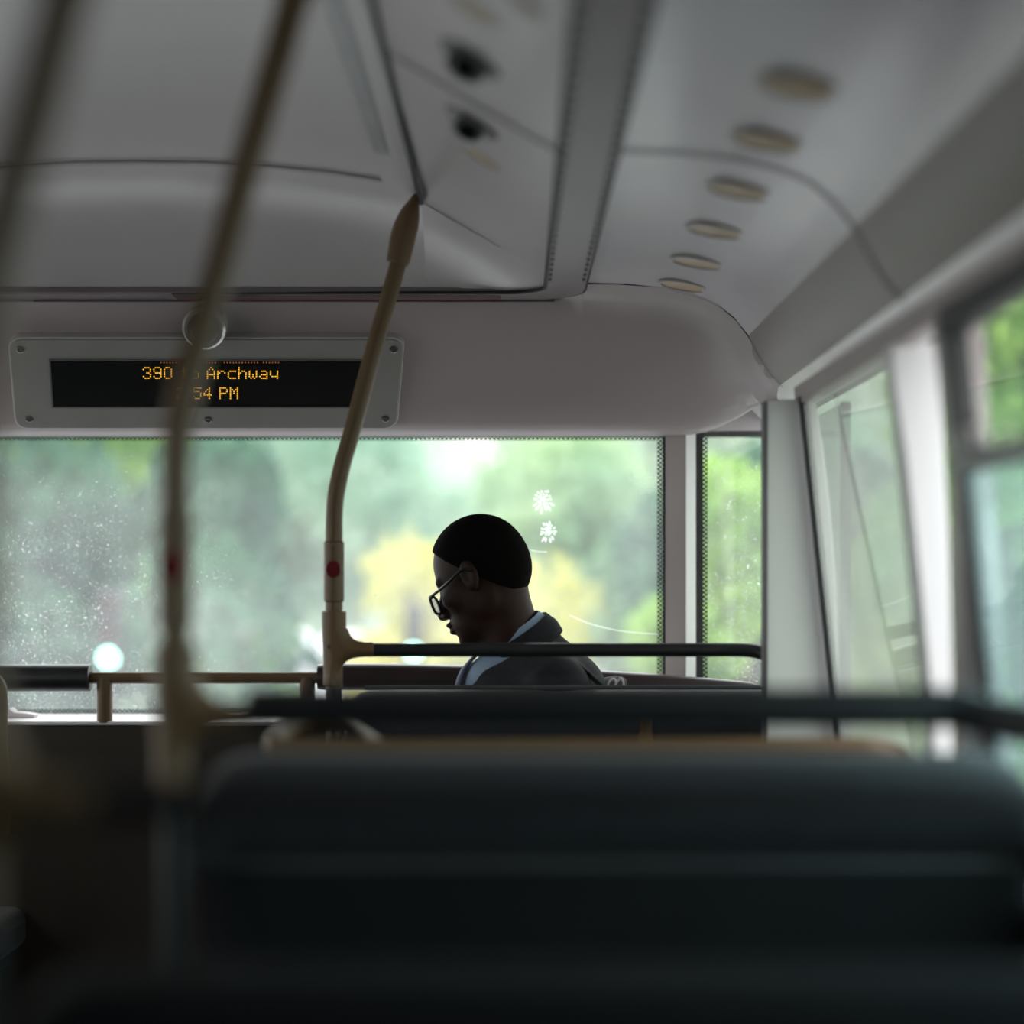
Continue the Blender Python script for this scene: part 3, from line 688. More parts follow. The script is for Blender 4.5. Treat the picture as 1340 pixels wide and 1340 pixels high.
# the two sleeve mouths are cut square, so distances there are taken from an outline carried on past the cut
Yg = np.abs(TF.lo[1]+TF.h*np.arange(TF.n[1])-YA)
rr_ = R2
GXc = np.where(GZ_ > zz(822), np.minimum(GX-pq(421, 0).x, pq(453.2, 0).x-GX), 1e9); d2 = np.where((GZ_ > zz(822)), -GXc, d2)
d2 = np.where(GX > pq(475, 0).x, np.abs(GZ_-zz(850))-9.8/F*YA, d2)
d2 = np.where(GZ_ < zz(885), -np.minimum(GX-pq(423, 0).x, pq(445.3, 0).x-GX), d2)
TF.F = (np.sqrt(np.maximum(d2[:, None, :]+rr_, 0)**2+(Yg[None, :, None]*1.0)**2)-rr_).astype(np.float32)
TF.half(lambda X, Y, Z: np.maximum(np.maximum(Z-zz(799.5), zz(897)-Z), X-pq(489.5, 0).x)+0*Y)
tee = field_obj(TF, 'tee_fitting', M['tan_fit'], pole, 2)
lathe([(.0036, -.003), (.0034, .001), (.0005, .0012)], (cx_.x-.008, YA-R2+.0005, zz(846)), (0, -1, 0), 12).build('screw', M['screw'], tee)
RB = 9.0/F*YA
bar = [Q(488, 850.5, YA), Q(700, 850.5, YA), Q(900, 850.5, YA), Q(965, 850.5, YA)]
e = bar[-1]
bar += [e+Vector((.030, -.004, -.002)), e+Vector((.055, -.015, -.008)), e+Vector((.080, -.035, -.012)), e+Vector((.105, -.058, -.014)), e+Vector((.120, -.066, -.022)), e+Vector((.126, -.070, -.045)), e+Vector((.126, -.070, -.12)), e+Vector((.126, -.060, -.17)), e+Vector((.126, .0, -.215)), e+Vector((.126, .06, -.23))]
MB().tube(catmull(bar, 5), RB, 20).build('crossbar', M['black'], pole, label='black crossbar')
cone = [(520, 345), (521, 341), (523.5, 330), (527, 312), (531.5, 296), (536, 281), (540.5, 267), (544.5, 254)]
rad = [14.4, 15.3, 16., 16.8, 16.4, 13.6, 8.6, 2.5]
MB().tube(catmull([pq(*p) for p in cone], 4), np.interp(np.linspace(0, 7, 29), range(8), rad)/F*YA, 24).build('top_fitting', M['tan_fit'], pole)

# short black ceiling stem so that the pole meets the ceiling
MB().tube([pq(544, 256), Vector((-.1805, 3.772, H(.705)))], .004, 8).build('stem', M['blackgap'], pole)
p2 = copy_tree(pole); p2.location.y += 2.00-YA
cb = [c_ for c_ in p2.children if c_.name.startswith('crossbar')][0]
gg = MB().tube([p+Vector((0, 0, .009)) for p in catmull(bar, 5)], RB*1.62, 20).build('crossbar', M['black'], pole, label='black crossbar')
cb.data = gg.data; bpy.data.objects.remove(gg)
p3 = copy_tree(pole); p3.location.y += 1.25-YA
tag(p2, 'blurred tan grab pole standing in front of the display, left of the middle pole')
tag(p3, 'very blurred tan grab pole at the far left edge, closest to the camera')
p4 = copy_tree(pole); p4.scale.x = -1; p4.location.x = 2*MID-pole.location.x
tag(p4, 'tan pole of the seats across the aisle, just outside the left edge')

# ------------------------------------------------------------------ seats
def seat_row(y, ztop, label, tanrail=False):
    o = empty('double_seat', (.10, y, 0), label, 'seat', 'double seats on the right')
    xa, xb = -.325, .535; xm = (xa+xb)/2
    def slab(x0, x1, prof, th, r=.05):
        """backrest with a rounded top: prof = (y offset, z) from bottom to top, front to back"""
        P_ = []; n = 28
        for k in range(n+1):
            u = .5-.5*math.cos(math.pi*k/n); x = x0+(x1-x0)*u
            e = min(u, 1-u)*(x1-x0); dz = 0 if e > r else (r-math.sqrt(max(0, r*r-(r-e)**2)))*.8
            row = []
            for (yo, z) in prof:
                w = max(0, min(1, (z-(ztop-.25))/.25)); row.append((x, y+yo, z-dz*w))
            P_.append(row)
        g = MB(); g.grid(P_); m = len(prof)
        g.add([p for p in P_[0]], [tuple(range(m))]); g.add([p for p in P_[-1]], [tuple(range(m))]); return g
    zt = ztop
    front = [(.13, .47), (.10, .60), (.075, .75), (.06, zt-.12), (.055, zt-.04), (.045, zt-.012), (.025, zt)]
    back = [(.0, zt-.003), (-.024, zt-.012), (-.044, zt-.032), (-.056, zt-.056), (-.058, zt-.074), (-.046, zt-.088), (-.022, zt-.097), (-.012, zt-.11), (.01, .80), (.035, .60), (.06, .47)]
    for x0, x1 in ((xa, xb),):
        slab(x0, x1, front+back, .08).build('backrest', M['fabric'], o, angle=70)
    for x0, x1 in ((xa, xm-.004), (xm+.004, xb)):
        g = MB(); g.box(((x0+x1)/2, y+.31, .43), (x1-x0, .44, .09)); g.build('seat_cushion', M['fabric'], o, bevel=.03)
    # shell line at the rear of the backrests
    g = MB(); g.prism([(xa+.01, y+.0, .80), (xb-.01, y+.0, .80), (xb-.01, y-.026, zt-.112), (xa+.01, y-.026, zt-.112)], (0, .008, 0)); g.build('rear_shell', M['seat_shell'], o, bevel=.003)
    MB().tube([(xa+.01, y-.026, zt-.110), (xb-.01, y-.026, zt-.110)], .004, 8).build('shell_edge', M['seat_edge'], o)
    g = MB(); g.box((xm, y+.30, .37), (xb-xa-.06, .36, .035)); g.build('seat_frame', M['black'], o, bevel=.005)
    for x in (xa+.06, xb-.06):
        MB().tube([(x, y+.18, .36), (x, y+.18, .012)], .018, 14).build('leg', M['black'], o); MB().tube([(x, y+.44, .36), (x, y+.44, .012)], .018, 14).build('leg', M['black'], o)
    return o
sA = seat_row(3.83, .975, 'dark double seat behind the passenger, under the sharp black crossbar')
for px in (845, 1037):
    MB().tube([Q(px, 935, 3.775), Q(px, 1020, 3.79), Q(px, 1090, 3.815)], .0135, 14).build('rear_tube', M['tan'], sA, label='tan rear tube')
g = MB(); g.tube([(-.29, 3.81, .981), (-.2, 3.81, .982), (.5, 3.81, .982)], .004, 8); g.build('piping', M['seat_edge'], sA)
sM = seat_row(2.72, .925, 'dark double seat carrying the long tan grab rail')
rp = [Q(395, 948, 3.0)+Vector((0, .0, -.0)), Q(372, 960, 2.82), Q(360, 972, 2.72), Q(366, 979, 2.69), Q(385, 981, 2.68), Q(600, 981, 2.68), Q(900, 980, 2.68), Q(1100, 979, 2.68), Q(1140, 980, 2.68), Q(1165, 984, 2.69), Q(1180, 992, 2.70), Q(1186, 1010, 2.70), Q(1188, 1040, 2.71)]
rp = [Q(470, 946, 3.03), Q(425, 946, 3.03)]+rp
MB().tube(catmull(rp, 5), .0150, 18).build('grab_rail', M['tan'], sM, label='tan grab rail')
MB().tube([Q(450, 942, 3.0), Q(497, 972, 2.70)], .006, 10).build('rail_brace', M['tan'], sM)
for px in (500, 1000): MB().tube([Q(px, 981, 2.68), Q(px, 1060, 2.72)], .010, 10).build('rail_stay', M['tan'], sM)
sB = seat_row(2.06, 1.012, 'blurred dark double seat with light on its rounded top, behind the blurred black crossbar')
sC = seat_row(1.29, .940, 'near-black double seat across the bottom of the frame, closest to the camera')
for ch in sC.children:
    if ch.name.startswith('backrest'): ch.data.materials[0] = M['fabric_shaded']  # darker copy of the seat fabric, paints shade over the lit top
# front seat across the aisle
o = copy_tree(sA)
for ch in list(o.children):
    if ch.name.startswith(('rear_tube', 'piping')):
        bpy.data.objects.remove(ch)
o.location.x = -1.50
hx = Q(1.5, 0, 3.75).x
MB().tube(catmull([(hx-.13, 3.75, H(-.191)), (hx-.05, 3.75, H(-.191)), (hx-.02, 3.75, H(-.196)), (hx-.004, 3.75, H(-.212)), (hx, 3.75, H(-.24)), (hx, 3.75, H(-.32)), (hx, 3.78, H(-.42)), (hx-.02, 3.84, H(-.50))], 5), .0135, 16).build('grab_handle', M['tan'], o, label='tan grab handle')
tag(o, 'dark front double seat across the aisle, at the left edge'); o['group'] = 'double seats on the left'

# ------------------------------------------------------------------ front rail and paper
YF = 4.33
fr = empty('front_rail', (Q(135, 0, YF).x, YF, H(-.34)), 'tan guard rail with black padded sleeves across the bottom of the front window', 'guard rail')
zc = Q(0, 887, YF).z
MB().tube([(Q(-220, 0, YF).x, YF, zc), (Q(118, 0, YF).x, YF, zc), (Q(420, 0, YF).x, YF, zc), (Q(520, 0, YF).x, YF, zc)], .0128, 18).build('tube', M['tan'], fr)
for px in (137, 402):
    x = Q(px, 0, YF).x; MB().tube([(x, YF, zc), (x, YF, H(-.325))], .0172, 16).build('post', M['tan'], fr)
zs = Q(0, 887, YF).z
g = MB(); g.tube([(Q(-230, 0, YF).x, YF, zs), (Q(118, 0, YF).x, YF, zs), (Q(119, 0, YF).x, YF, zs)], [.0295, .0295, .027], 24); g.build('padded_sleeve', M['black'], fr, label='black padded sleeve')
sp = catmull([Q(416, 886, YF), Q(500, 886, YF), Q(600, 888, YF), Q(720, 891.5, YF), Q(820, 897, YF), Q(920, 904.5, YF), Q(990, 911, YF)], 5)
MB().tube(sp, [.027]+[.0295]*(len(sp)-2)+[.024], 24).build('padded_sleeve', mat('pad_window_tint', (.03, .018, .017), .33), fr, label='black padded sleeve with window light in its colour')  # reddish window light put into the black pad's colour
c = Q(27, 938, 4.44); z0 = H(-.322)
pp = empty('folded_paper', (c.x, 4.44, z0), 'small crumpled white paper lying on the sill at the left edge', 'paper')
g = MB(); g.prism([(c.x-.035, 4.42, z0), (c.x+.034, 4.42, z0), (c.x+.036, 4.42, z0+.007), (c.x+.008, 4.42, z0+.011), (c.x-.012, 4.42, z0+.012), (c.x-.022, 4.42, z0+.021), (c.x-.034, 4.42, z0+.016)], (0, .045, 0)); g.build('sheet', M['paper'], pp, bevel=.002)

# ------------------------------------------------------------------ passenger (signed-distance body, surfaced with nets)
HD = 4.05
person = empty('person', (.10, HD, .475), 'passenger in a dark blazer and glasses, head bowed, seen in profile before the window', 'person')
ya, pi_ = math.radians(20), math.radians(22)
hf = Vector((-math.cos(ya)*math.cos(pi_), math.sin(ya)*math.cos(pi_), -math.sin(pi_)))
hs = Vector((-math.sin(ya), -math.cos(ya), 0)); hu = hf.cross(hs); 
if hu.z < 0: hu = -hu
HO = Q(626, 733, HD)
def hl(f, s, u): return HO+hf*f+hs*s+hu*u
RH = [list(hf), list(hs), list(hu)]
TA = math.radians(14)     # torso turned a little towards the camera
tf = Vector((-math.cos(TA), -math.sin(TA), 0)); ts = Vector((math.sin(TA), -math.cos(TA), 0)); tu = Vector((0, 0, 1))
neckb = Q(676, 845, HD)
RT = [list(tf), list(ts), list(tu)]
tilt = math.radians(24)
tf2 = tf*math.cos(tilt)-tu*math.sin(tilt); tu2 = tf*math.sin(tilt)+tu*math.cos(tilt); RT2 = [list(tf2), list(ts), list(tu2)]
hip = Vector((.13, HD+.02, .555)); chest = Q(712, 945, HD)
def sh(s): return Q(704, 902, HD)+ts*(.148*s)+tf*.0
def el(s): return sh(s)+Vector((-.06, 0, -.235))+ts*(.015*s)
def wr(s): return el(s)+tf*.19+Vector((0, 0, -.03))-ts*(.05*s)
def hp(s): return hip+ts*(.085*s)
def kn(s): return Vector((-.315, hp(s).y-.005*s, .525))
def an(s): return Vector((-.345, hp(s).y-.01*s, .10))
def torso(fd, inf, k=.03):
    fd.ell(chest, (.108, .15, .15), RT2, k, infl=inf)
    fd.ell(Q(735, 905, HD), (.075, .125, .075), RT2, k, infl=inf)
    fd.ell((chest+hip)/2+Vector((.0, 0, -.03)), (.098, .135, .14), RT, k, infl=inf)
    fd.ell(hip, (.115, .15, .095), RT, k, infl=inf)
    fd.ell(Q(672, 930, HD-.01), (.100, .125, .115), RT2, k, infl=inf)
    fd.cap(neckb+Vector((-.01, 0, -.03)), Q(648, 893, HD-.01), .040, .055, k, infl=inf)
    fd.cap(sh(1)+Vector((0, 0, .002)), sh(-1)+Vector((0, 0, .002)), .052, .052, k, infl=inf)
    fd.cap(neckb+Vector((.015, 0, -.028)), sh(1)+Vector((.0, 0, .02)), .045, .036, k, infl=inf)
    fd.cap(neckb+Vector((.015, 0, -.028)), sh(-1)+Vector((.0, 0, .02)), .045, .036, k, infl=inf)
def arms(fd, inf, k=.02):
    for s in (1, -1):
        fd.cap(sh(s), el(s), .050, .040, k, infl=inf); fd.cap(el(s), wr(s), .040, .026, k, infl=inf)
def legs(fd, inf, k=.025):
    for s in (1, -1):
        fd.cap(hp(s), kn(s), .078, .055, k, infl=inf); fd.cap(kn(s), an(s), .052, .035, k, infl=inf)
lo, hi = (-.52, 3.72, -.005), (.36, 4.38, 1.34)
B = Field(lo, hi, .0036)
torso(B, -.004); arms(B, -.004); legs(B, -.004)
for s in (1, -1):      # feet
    B.cap(an(s)+Vector((.02, 0, -.055)), an(s)+Vector((-.12, -.01*s, -.068)), .036, .026, .02)
def cranium(fd, inf):
    fd.ell(hl(-.000, 0, -.003), (.0965, .076, .091), RH, .01, infl=inf)
    fd.ell(hl(-.034, 0, -.032), (.061, .064, .066), RH, .02, infl=inf)
cranium(B, 0)
E = lambda c, r, k=.012, op='u': B.ell(hl(*c), r, RH, k, op)
E((.034, 0, -.055), (.060, .062, .085), .02)
E((.046, 0, -.118), (.046, .044, .038), .02); E((.084, 0, -.146), (.017, .020, .016), .016)
E((.070, 0, -.106), (.032, .030, .032), .015)
for s in (1, -1):
    E((.0, s*.052, -.088), (.026, .012, .030), .025); E((.066, s*.040, -.058), (.022, .020, .018), .02)
    B.cap(hl(.090, s*.008, -.020), hl(.080, s*.045, -.018), .009, .008, .012)
    E((.105, s*.032, -.038), (.018, .017, .013), .012, 's'); E((.079, s*.031, -.038), (.0125, .0125, .0115), .003)
    E((.102, s*.012, -.081), (.009, .009, .008), .006)
    E((.001, s*.080, -.032), (.019, .009, .031), .006); E((.004, s*.090, -.030), (.011, .0065, .020), .005, 's')
    E((.004, s*.078, -.056), (.010, .006, .010), .006)
B.cap(hl(.092, 0, -.030), hl(.114, 0, -.076), .0075, .0120, .010)
E((.1035, 0, -.1015), (.010, .022, .0070), .005); E((.101, 0, -.1155), (.0105, .019, .0080), .005)
B.cap(hl(.112, -.018, -.1085), hl(.112, .018, -.1085), .0022, .0022, .003, 's')
B.cap(Q(652, 772, HD), neckb+Vector((.004, 0, -.02)), .055, .057, .02)
B.cap(hl(-.02, 0, -.10), neckb+Vector((-.008, 0, -.02)), .048, .055, .02)
for s in (1, -1):      # hands resting on the thighs
    w = wr(s); d = (tf*.9+Vector((0, 0, -.30))).normalized(); sd = ts*(-s); n = d.cross(sd)
    B.ell(w+d*.045, (.048, .036, .014), [list(d), list(ts), list(d.cross(ts))], .012)
    for q, (off, ln) in enumerate(((-.026, .060), (-.009, .072), (.009, .068), (.026, .052))):
        a = w+d*.082+ts*(off*s); b = a+d*ln*.5+Vector((0, 0, -.006)); c = b+(d*.7+Vector((0, 0, -.7))).normalized()*ln*.5
        B.cap(a, b, .0092, .0085, .003); B.cap(b, c, .0085, .0072, .003)
    a = w+d*.03+sd*.030; b = a+d*.030+sd*.022; c = b+d*.030+sd*.002; B.cap(w+d*.02+sd*.015, a, .013, .012, .008); B.cap(a, b, .0115, .0100, .004); B.cap(b, c, .0098, .0085, .003)
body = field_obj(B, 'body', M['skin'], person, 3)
del B
# hair
lo2, hi2 = HO-Vector((.16, .16, .16)), HO+Vector((.16, .16, .16))
Hf = Field(lo2, hi2, .003); cranium(Hf, .0055)
hfv, huv, hsv, hov = [np.array(list(v)) for v in (hf, hu, hs, HO)]
def hairline(X, Y, Z):
    p = [X-hov[0], Y-hov[1], Z-hov[2]]; f = sum(p[i]*hfv[i] for i in range(3)); u = sum(p[i]*huv[i] for i in range(3)); s_ = sum(p[i]*hsv[i] for i in range(3))
    base = .72*(f-u-.028)
    wob = .0016*np.sin(p[0]*310)*np.sin(p[1]*290)*np.sin(p[2]*330)
    return base+wob
Hf.half(hairline); field_obj(Hf, 'hair', M['hair'], person, 2)
# clothes
Bl = Field(lo, hi, .0045); torso(Bl, .012); arms(Bl, .011)
Bl.ell(Q(690, 872, HD)+ts*.09, (.06, .06, .03), RT2, .03)
Bl.cap(neckb+Vector((.06, 0, .012)), neckb+Vector((.075, 0, -.03)), .03, .05, .03)
nb_ = np.array(list(neckb)); tfv = np.array(list(tf)); tsv = np.array(list(ts))
def vcut(X, Y, Z):
    f = (X-chest.x)*tfv[0]+(Y-chest.y)*tfv[1]; s_ = (X-chest.x)*tsv[0]+(Y-chest.y)*tsv[1]
    w = .008+.34*np.maximum(0, Z-.87)
    return np.minimum(np.minimum((f-.02), w-np.abs(s_)), .05)     # positive inside the opening
Bl.half(vcut); Bl.half(lambda X, Y, Z: .50-Z+0*X+0*Y)
Bl.cap(neckb+Vector((-.03, 0, -.015)), Q(640, 800, HD), .060, .07, .004, 's')
field_obj(Bl, 'blazer', M['blazer'], person, 4)
St = Field(lo, hi, .005); torso(St, .004); St.half(lambda X, Y, Z: .52-Z+0*X+0*Y)
St.cap(neckb, Q(655, 790, HD), .056, .06, .004, 's')
field_obj(St, 'shirt', M['shirt'], person, 3)
Tr = Field(lo, hi, .006); legs(Tr, .010); Tr.ell(hip, (.125, .16, .10), RT, .03)
Tr.half(lambda X, Y, Z: np.maximum(Z-.66, .085-Z)+0*X+0*Y); field_obj(Tr, 'trousers', M['trousers'], person, 3)
for s in (1, -1):
    Sh = Field(an(s)+Vector((-.22, -.08, -.12)), an(s)+Vector((.1, .08, .05)), .004)
    Sh.cap(an(s)+Vector((.02, 0, -.052)), an(s)+Vector((-.13, -.01*s, -.066)), .042, .034, .02); Sh.cap(an(s)+Vector((.01, 0, -.05)), an(s)+Vector((0, 0, .0)), .042, .042, .02)
    Sh.half(lambda X, Y, Z: np.maximum(.0-Z, Z-.11)+0*X+0*Y); field_obj(Sh, 'shoe', M['shoe'], person, 2)
# collars : tilted rings round the neck
ca = Vector((38, 0, 25))/F*HD   # half axis towards the nape
cc = Q(665, 826, HD); cl = ts*.060; cn = Vector((.55, 0, -.83)).normalized()   # down the neck
def collar(name, m, sc0, d0, sc1, d1, a0, a1, th, n=44, rise=0.):
    g = MB(); rows = []
    for k in range(n+1):
        a = a0+(a1-a0)*k/n; v0 = ca*math.cos(a)+cl*math.sin(a)
        p0 = cc+v0*sc0+cn*d0; p1 = cc+v0*sc1+cn*d1; pm = (p0+p1)/2+v0*.05
        o = v0.normalized()*th
        rows.append([p0, p0+o*.7-cn*.001, pm+o, p1+o, p1, pm, p0])
    g.grid(rows); g.add(rows[0][:6], [(0, 1, 2, 3, 4, 5)]); g.add(rows[-1][:6], [(0, 1, 2, 3, 4, 5)])
    return g.build(name, m, person, angle=60, label=None)
collar('shirt_collar', M['shirt'], 1.00, -.002, 1.06, .030, math.radians(-168), math.radians(168), .004)
collar('blazer_collar', M['blazer'], 1.13, .010, 1.22, .056, math.radians(-125), math.radians(125), .007)
g = MB(); tp = cc-ca*1.05+cn*.012
tie_pts = [Q(631, 850, HD-.02), Q(613, 868, HD-.025), Q(602, 888, HD-.028), Q(594, 925, HD-.03)]
g.tube(catmull(tie_pts, 4), [.013, .011, .011, .012, .013, .015, .017, .018, .02, .021, .022, .023, .024], 12, flat=.3); g.build('tie', M['tie'], person)
# lapels
for s in (1, -1):
    g = MB(); A = [cc-ca*.35+cl*s*1.22+cn*.035, chest+tf*.105+ts*(.085*s)+Vector((0, 0, .07)), chest+tf*.125+ts*(.02*s)+Vector((0, 0, -.07))]
    Bq = [cc+ca*.1+cl*s*1.55+cn*.06, chest+tf*.09+ts*(.135*s)+Vector((0, 0, .06)), chest+tf*.118+ts*(.05*s)+Vector((0, 0, -.08))]
    g.grid([[a, b, b+tf*.006, a+tf*.006, a] for a, b in zip(catmull(A, 5), catmull(Bq, 5))]); g.build('lapel', M['blazer'], person)
# glasses
gl = MB(); lens_pts = []
for s in (1, -1):
    ring = []
    for k in range(33):
        a = 2*math.pi*k/32; ca_, sa_ = math.cos(a), math.sin(a)
        x = .026*math.copysign(abs(ca_)**.7, ca_); z = .0195*math.copysign(abs(sa_)**.75, sa_)
        ring.append(hl(.1115-.010*((s*.036+x)/.06)**2*.6, s*.036+x, -.055+z))
    gl.tube(ring, .0031, 8, cap=False); lens_pts.append(ring[:-1])
gl.tube([hl(.109, -.012, -.048), hl(.113, 0, -.044), hl(.109, .012, -.048)], .002, 8)
for s in (1, -1):
    gl.tube(catmull([hl(.102, s*.060, -.042), hl(.096, s*.070, -.040), hl(.06, s*.079, -.033), (hl(.01, s*.086, -.018)), hl(-.012, s*.085, -.030)], 5), .0031, 8)
go = gl.build('glasses', M['glasses'], person)
g = MB()
for ring in lens_pts: g.add(ring, [tuple(range(len(ring)))])
g.build('lenses', M['lens'], go, smooth=False)
# backpack
bp = empty('backpack', (.27, HD-.0, .60), 'black backpack worn by the passenger, white cord on its edge, above the seat back', 'backpack')
bc = Q(800, 960, HD)
Bg = Field((.08, 3.86, .55), (.45, 4.3, 1.12), .005)
Bg.ell(bc+Vector((.0, 0, .0)), (.062, .125, .10), RT2, .03); Bg.ell(bc+Vector((.01, 0, -.12)), (.075, .135, .14), RT, .04); Bg.ell(Q(785, 905, HD), (.06, .06, .022), RT2, .03)
field_obj(Bg, 'bag', M['bag'], bp, 3)
spth = catmull([Q(798, 908, HD-.13), Q(775, 886, HD-.14), Q(752, 868, HD-.135), Q(735, 862, HD-.14), Q(715, 868, HD-.15), Q(698, 885, HD-.165), Q(690, 915, HD-.175)], 5)
MB().tube(spth, .014, 10, flat=.35).build('strap', M['bag'], bp)
MB().tube(catmull([Q(793, 902, HD-.145), Q(797, 892, HD-.145), Q(803, 888, HD-.145), Q(806, 894, HD-.145), Q(803, 900, HD-.145), Q(808, 891, HD-.145), Q(813, 888, HD-.145), Q(816, 895, HD-.145), Q(813, 904, HD-.145)], 5), .0024, 8).build('zip_cord', M['cord'], bp)

# ------------------------------------------------------------------ outside
GZ = -2.4
struct(MB().box((0, 60, GZ-.1), (160, 180, .2)).build('ground', M['bounce_ground'], smooth=False), 'ground beside the road, paled to bounce light upwards', 'ground')  # colour kept pale so the ground bounces light up to the ceiling
struct(MB().box((-1, 60, GZ+.01), (9, 178, .04)).build('road', M['road'], smooth=False), 'grey asphalt road under the bus', 'road')
def tree(px, d, rx, rz, zc, m, label, n, leaf, seed, clumps=9, trunk=True, ry=None):
    rr = np.random.default_rng(seed); x0 = (px-CX)/F*d
    o = empty('tree', (x0, d, GZ), label, 'tree', 'trees outside')
    c0 = np.array((x0, d, zc)); ry = ry or rx*.7
    cl = c0+rr.normal(size=(clumps, 3))*np.array((rx, ry, rz))*.5
    rad = rr.uniform(.35, .6, clumps)*min(rx, rz)*1.1
    w = rr.integers(0, clumps, n)
    dirs = rr.normal(size=(n, 3)); dirs /= np.linalg.norm(dirs, axis=1)[:, None]
    P = cl[w]+dirs*(rad[w]*rr.uniform(.3, 1, n)**.5)[:, None]
    a = rr.normal(size=(n, 3)); a /= np.linalg.norm(a, axis=1)[:, None]
    b = np.cross(a, rr.normal(size=(n, 3))); b /= np.linalg.norm(b, axis=1)[:, None]
    s = rr.uniform(.6, 1.2, n)[:, None]*leaf
    V = np.stack([P-a*s, P+b*s*.45, P+a*s, P-b*s*.45], 1).reshape(-1, 3)
    me = bpy.data.meshes.new('foliage'); me.from_pydata(V.tolist(), [], np.arange(4*n).reshape(-1, 4).tolist()); me.update(); me.materials.append(m)
    f = bpy.data.objects.new('foliage', me); COL.objects.link(f); f.parent = o; f.matrix_parent_inverse = Matrix.Translation(-o.location)
    g = MB(); top_ = Vector((x0, d, zc))
    g.tube(catmull([(x0, d, GZ), (x0+.1, d, GZ+(zc-GZ)*.5), top_], 5), np.linspace(.22, .12, 11)*(rz/2.5), 10)
    for q in range(min(6, clumps)): g.tube([Vector((x0+.05, d, zc-rz*.5)), Vector(cl[q])], [.08, .03], 7)
    g.build('trunk', M['bark'], o)
    return o
tree(20, 17, 1.6, 2.2, 1.0, M['l_dark'], 'dark green tree beyond the left end of the front window', 9000, .13, 1, 14)
tree(110, 24, 2.0, 2.2, 2.2, M['l_bright'], 'yellow-green tree behind the dark tree at the left', 6000, .16, 2)
tree(305, 27, 1.7, 2.1, 2.0, M['l_teal'], 'pale blue-green tree between the two left poles', 9000, .17, 3, 14)
tree(572, 20.5, 1.0, 1.1, .20, M['l_yellow'], 'yellow autumn tree behind the passenger', 5000, .12, 4, 26)
tree(315, 33, 1.1, 1.1, .0, M['l_bright'], 'low yellow-green tree left of the white van', 4500, .15, 14, 9)
tree(800, 25, 1.5, 2.4, 1.4, M['l_pale'], 'pale green tree right of the passenger', 9000, .16, 5, 14)
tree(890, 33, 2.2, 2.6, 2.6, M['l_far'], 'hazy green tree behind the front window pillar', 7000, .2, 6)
tree(962, 14, .60, 1.5, 1.45, M['l_bright'], 'bright green tree filling the corner window', 6000, .10, 7, 12)
tree(985, 19, 1.2, 1.6, .6, M['l_dark'], 'dark green bush-like tree low in the corner window', 7000, .13, 8, 12)
tree(1330, 16, 1.6, 2.4, 1.6, M['l_bright'], 'bright yellow-green tree outside the opening side window', 9000, .13, 9, 12)
tree(1190, 22, 2.0, 2.4, 1.2, M['l_teal'], 'blue-green tree outside the grey side window', 7000, .16, 10)
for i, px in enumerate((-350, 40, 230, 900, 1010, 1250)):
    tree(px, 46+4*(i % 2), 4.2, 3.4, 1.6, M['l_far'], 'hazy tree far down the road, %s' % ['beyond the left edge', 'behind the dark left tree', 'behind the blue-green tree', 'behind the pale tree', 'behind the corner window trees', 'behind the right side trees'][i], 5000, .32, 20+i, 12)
tree(575, 70, 5.5, 5.0, 2.5, M['l_haze'], 'very pale tree with haze painted into its leaves, far off behind the yellow tree', 9000, .30, 41, 20)  # added to tone down the bright sky gap, haze put into leaf colour
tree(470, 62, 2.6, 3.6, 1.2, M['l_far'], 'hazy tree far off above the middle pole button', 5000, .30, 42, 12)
def signal(px, py, d, label):
    c = Q(px, py, d); o = empty('traffic_light', (c.x, d, GZ), label, 'traffic light', 'green traffic lights')
    MB().tube([(c.x+.0, d+.12, GZ), (c.x, d+.12, c.z+.42)], .04, 12).build('post', M['signal'], o)
    hd = MB().box((c.x, d+.1, c.z+.165), (.17, .14, .54)).build('head', M['signal'], o, bevel=.03)
    for k, m in ((0, 'green_on'), (1, 'lens_off'), (2, 'lens_off')):
        z = c.z+.165*k
        lathe([(.055, 0), (.045, .008), (.0005, .014)], (c.x, d+.02, z), (0, -1, 0), 20).build('lamp', M[m], hd, label='lit green lamp' if k == 0 else None)
        g = MB(); rows = []
        for q in range(11):
            a = math.radians(10+160*q/10); rows.append([(c.x+.066*math.cos(a), d+.02, z+.066*math.sin(a)), (c.x+.066*math.cos(a), d-.08, z+.066*math.sin(a))])
        g.grid(rows).build('visor', M['signal'], hd)
signal(141, 861, 12.5, 'traffic light showing green above the left guard rail')
signal(541, 853, 18.5, 'traffic light showing green, below the passenger\'s face and behind the crossbar')
def van(px, d, label):
    x = (px-CX)/F*d; o = empty('van', (x, d, GZ), label, 'van', 'white vans on the road'); w = .95
    side = [(0, .35), (0, 2.2), (.25, 2.35), (3.3, 2.35), (4.1, 1.35), (5.0, 1.15), (5.1, .35)]
    MB().prism([(x-w, d+a, GZ+b) for a, b in side], (2*w, 0, 0)).build('body', M['van'], o, bevel=.08)
    for s in (-1, 1):
        MB().box((x+s*.42, d-.0, GZ+1.75), (.62, .04, .50)).build('rear_window', M['van_glass'], o, bevel=.015)
        MB().box((x+s*.84, d-.005, GZ+1.2), (.12, .05, .45)).build('tail_lamp', M['rear_red'], o, bevel=.015)
        for yy in (.95, 4.1): MB().tube([(x+s*.78, d+yy, GZ+.36), (x+s*.97, d+yy, GZ+.36)], .33, 20).build('wheel', M['tyre'], o)
van(402, 38, 'white van behind the guard rail, between the left pole and the middle pole'); van(985, 46, 'white van low in the corner window')
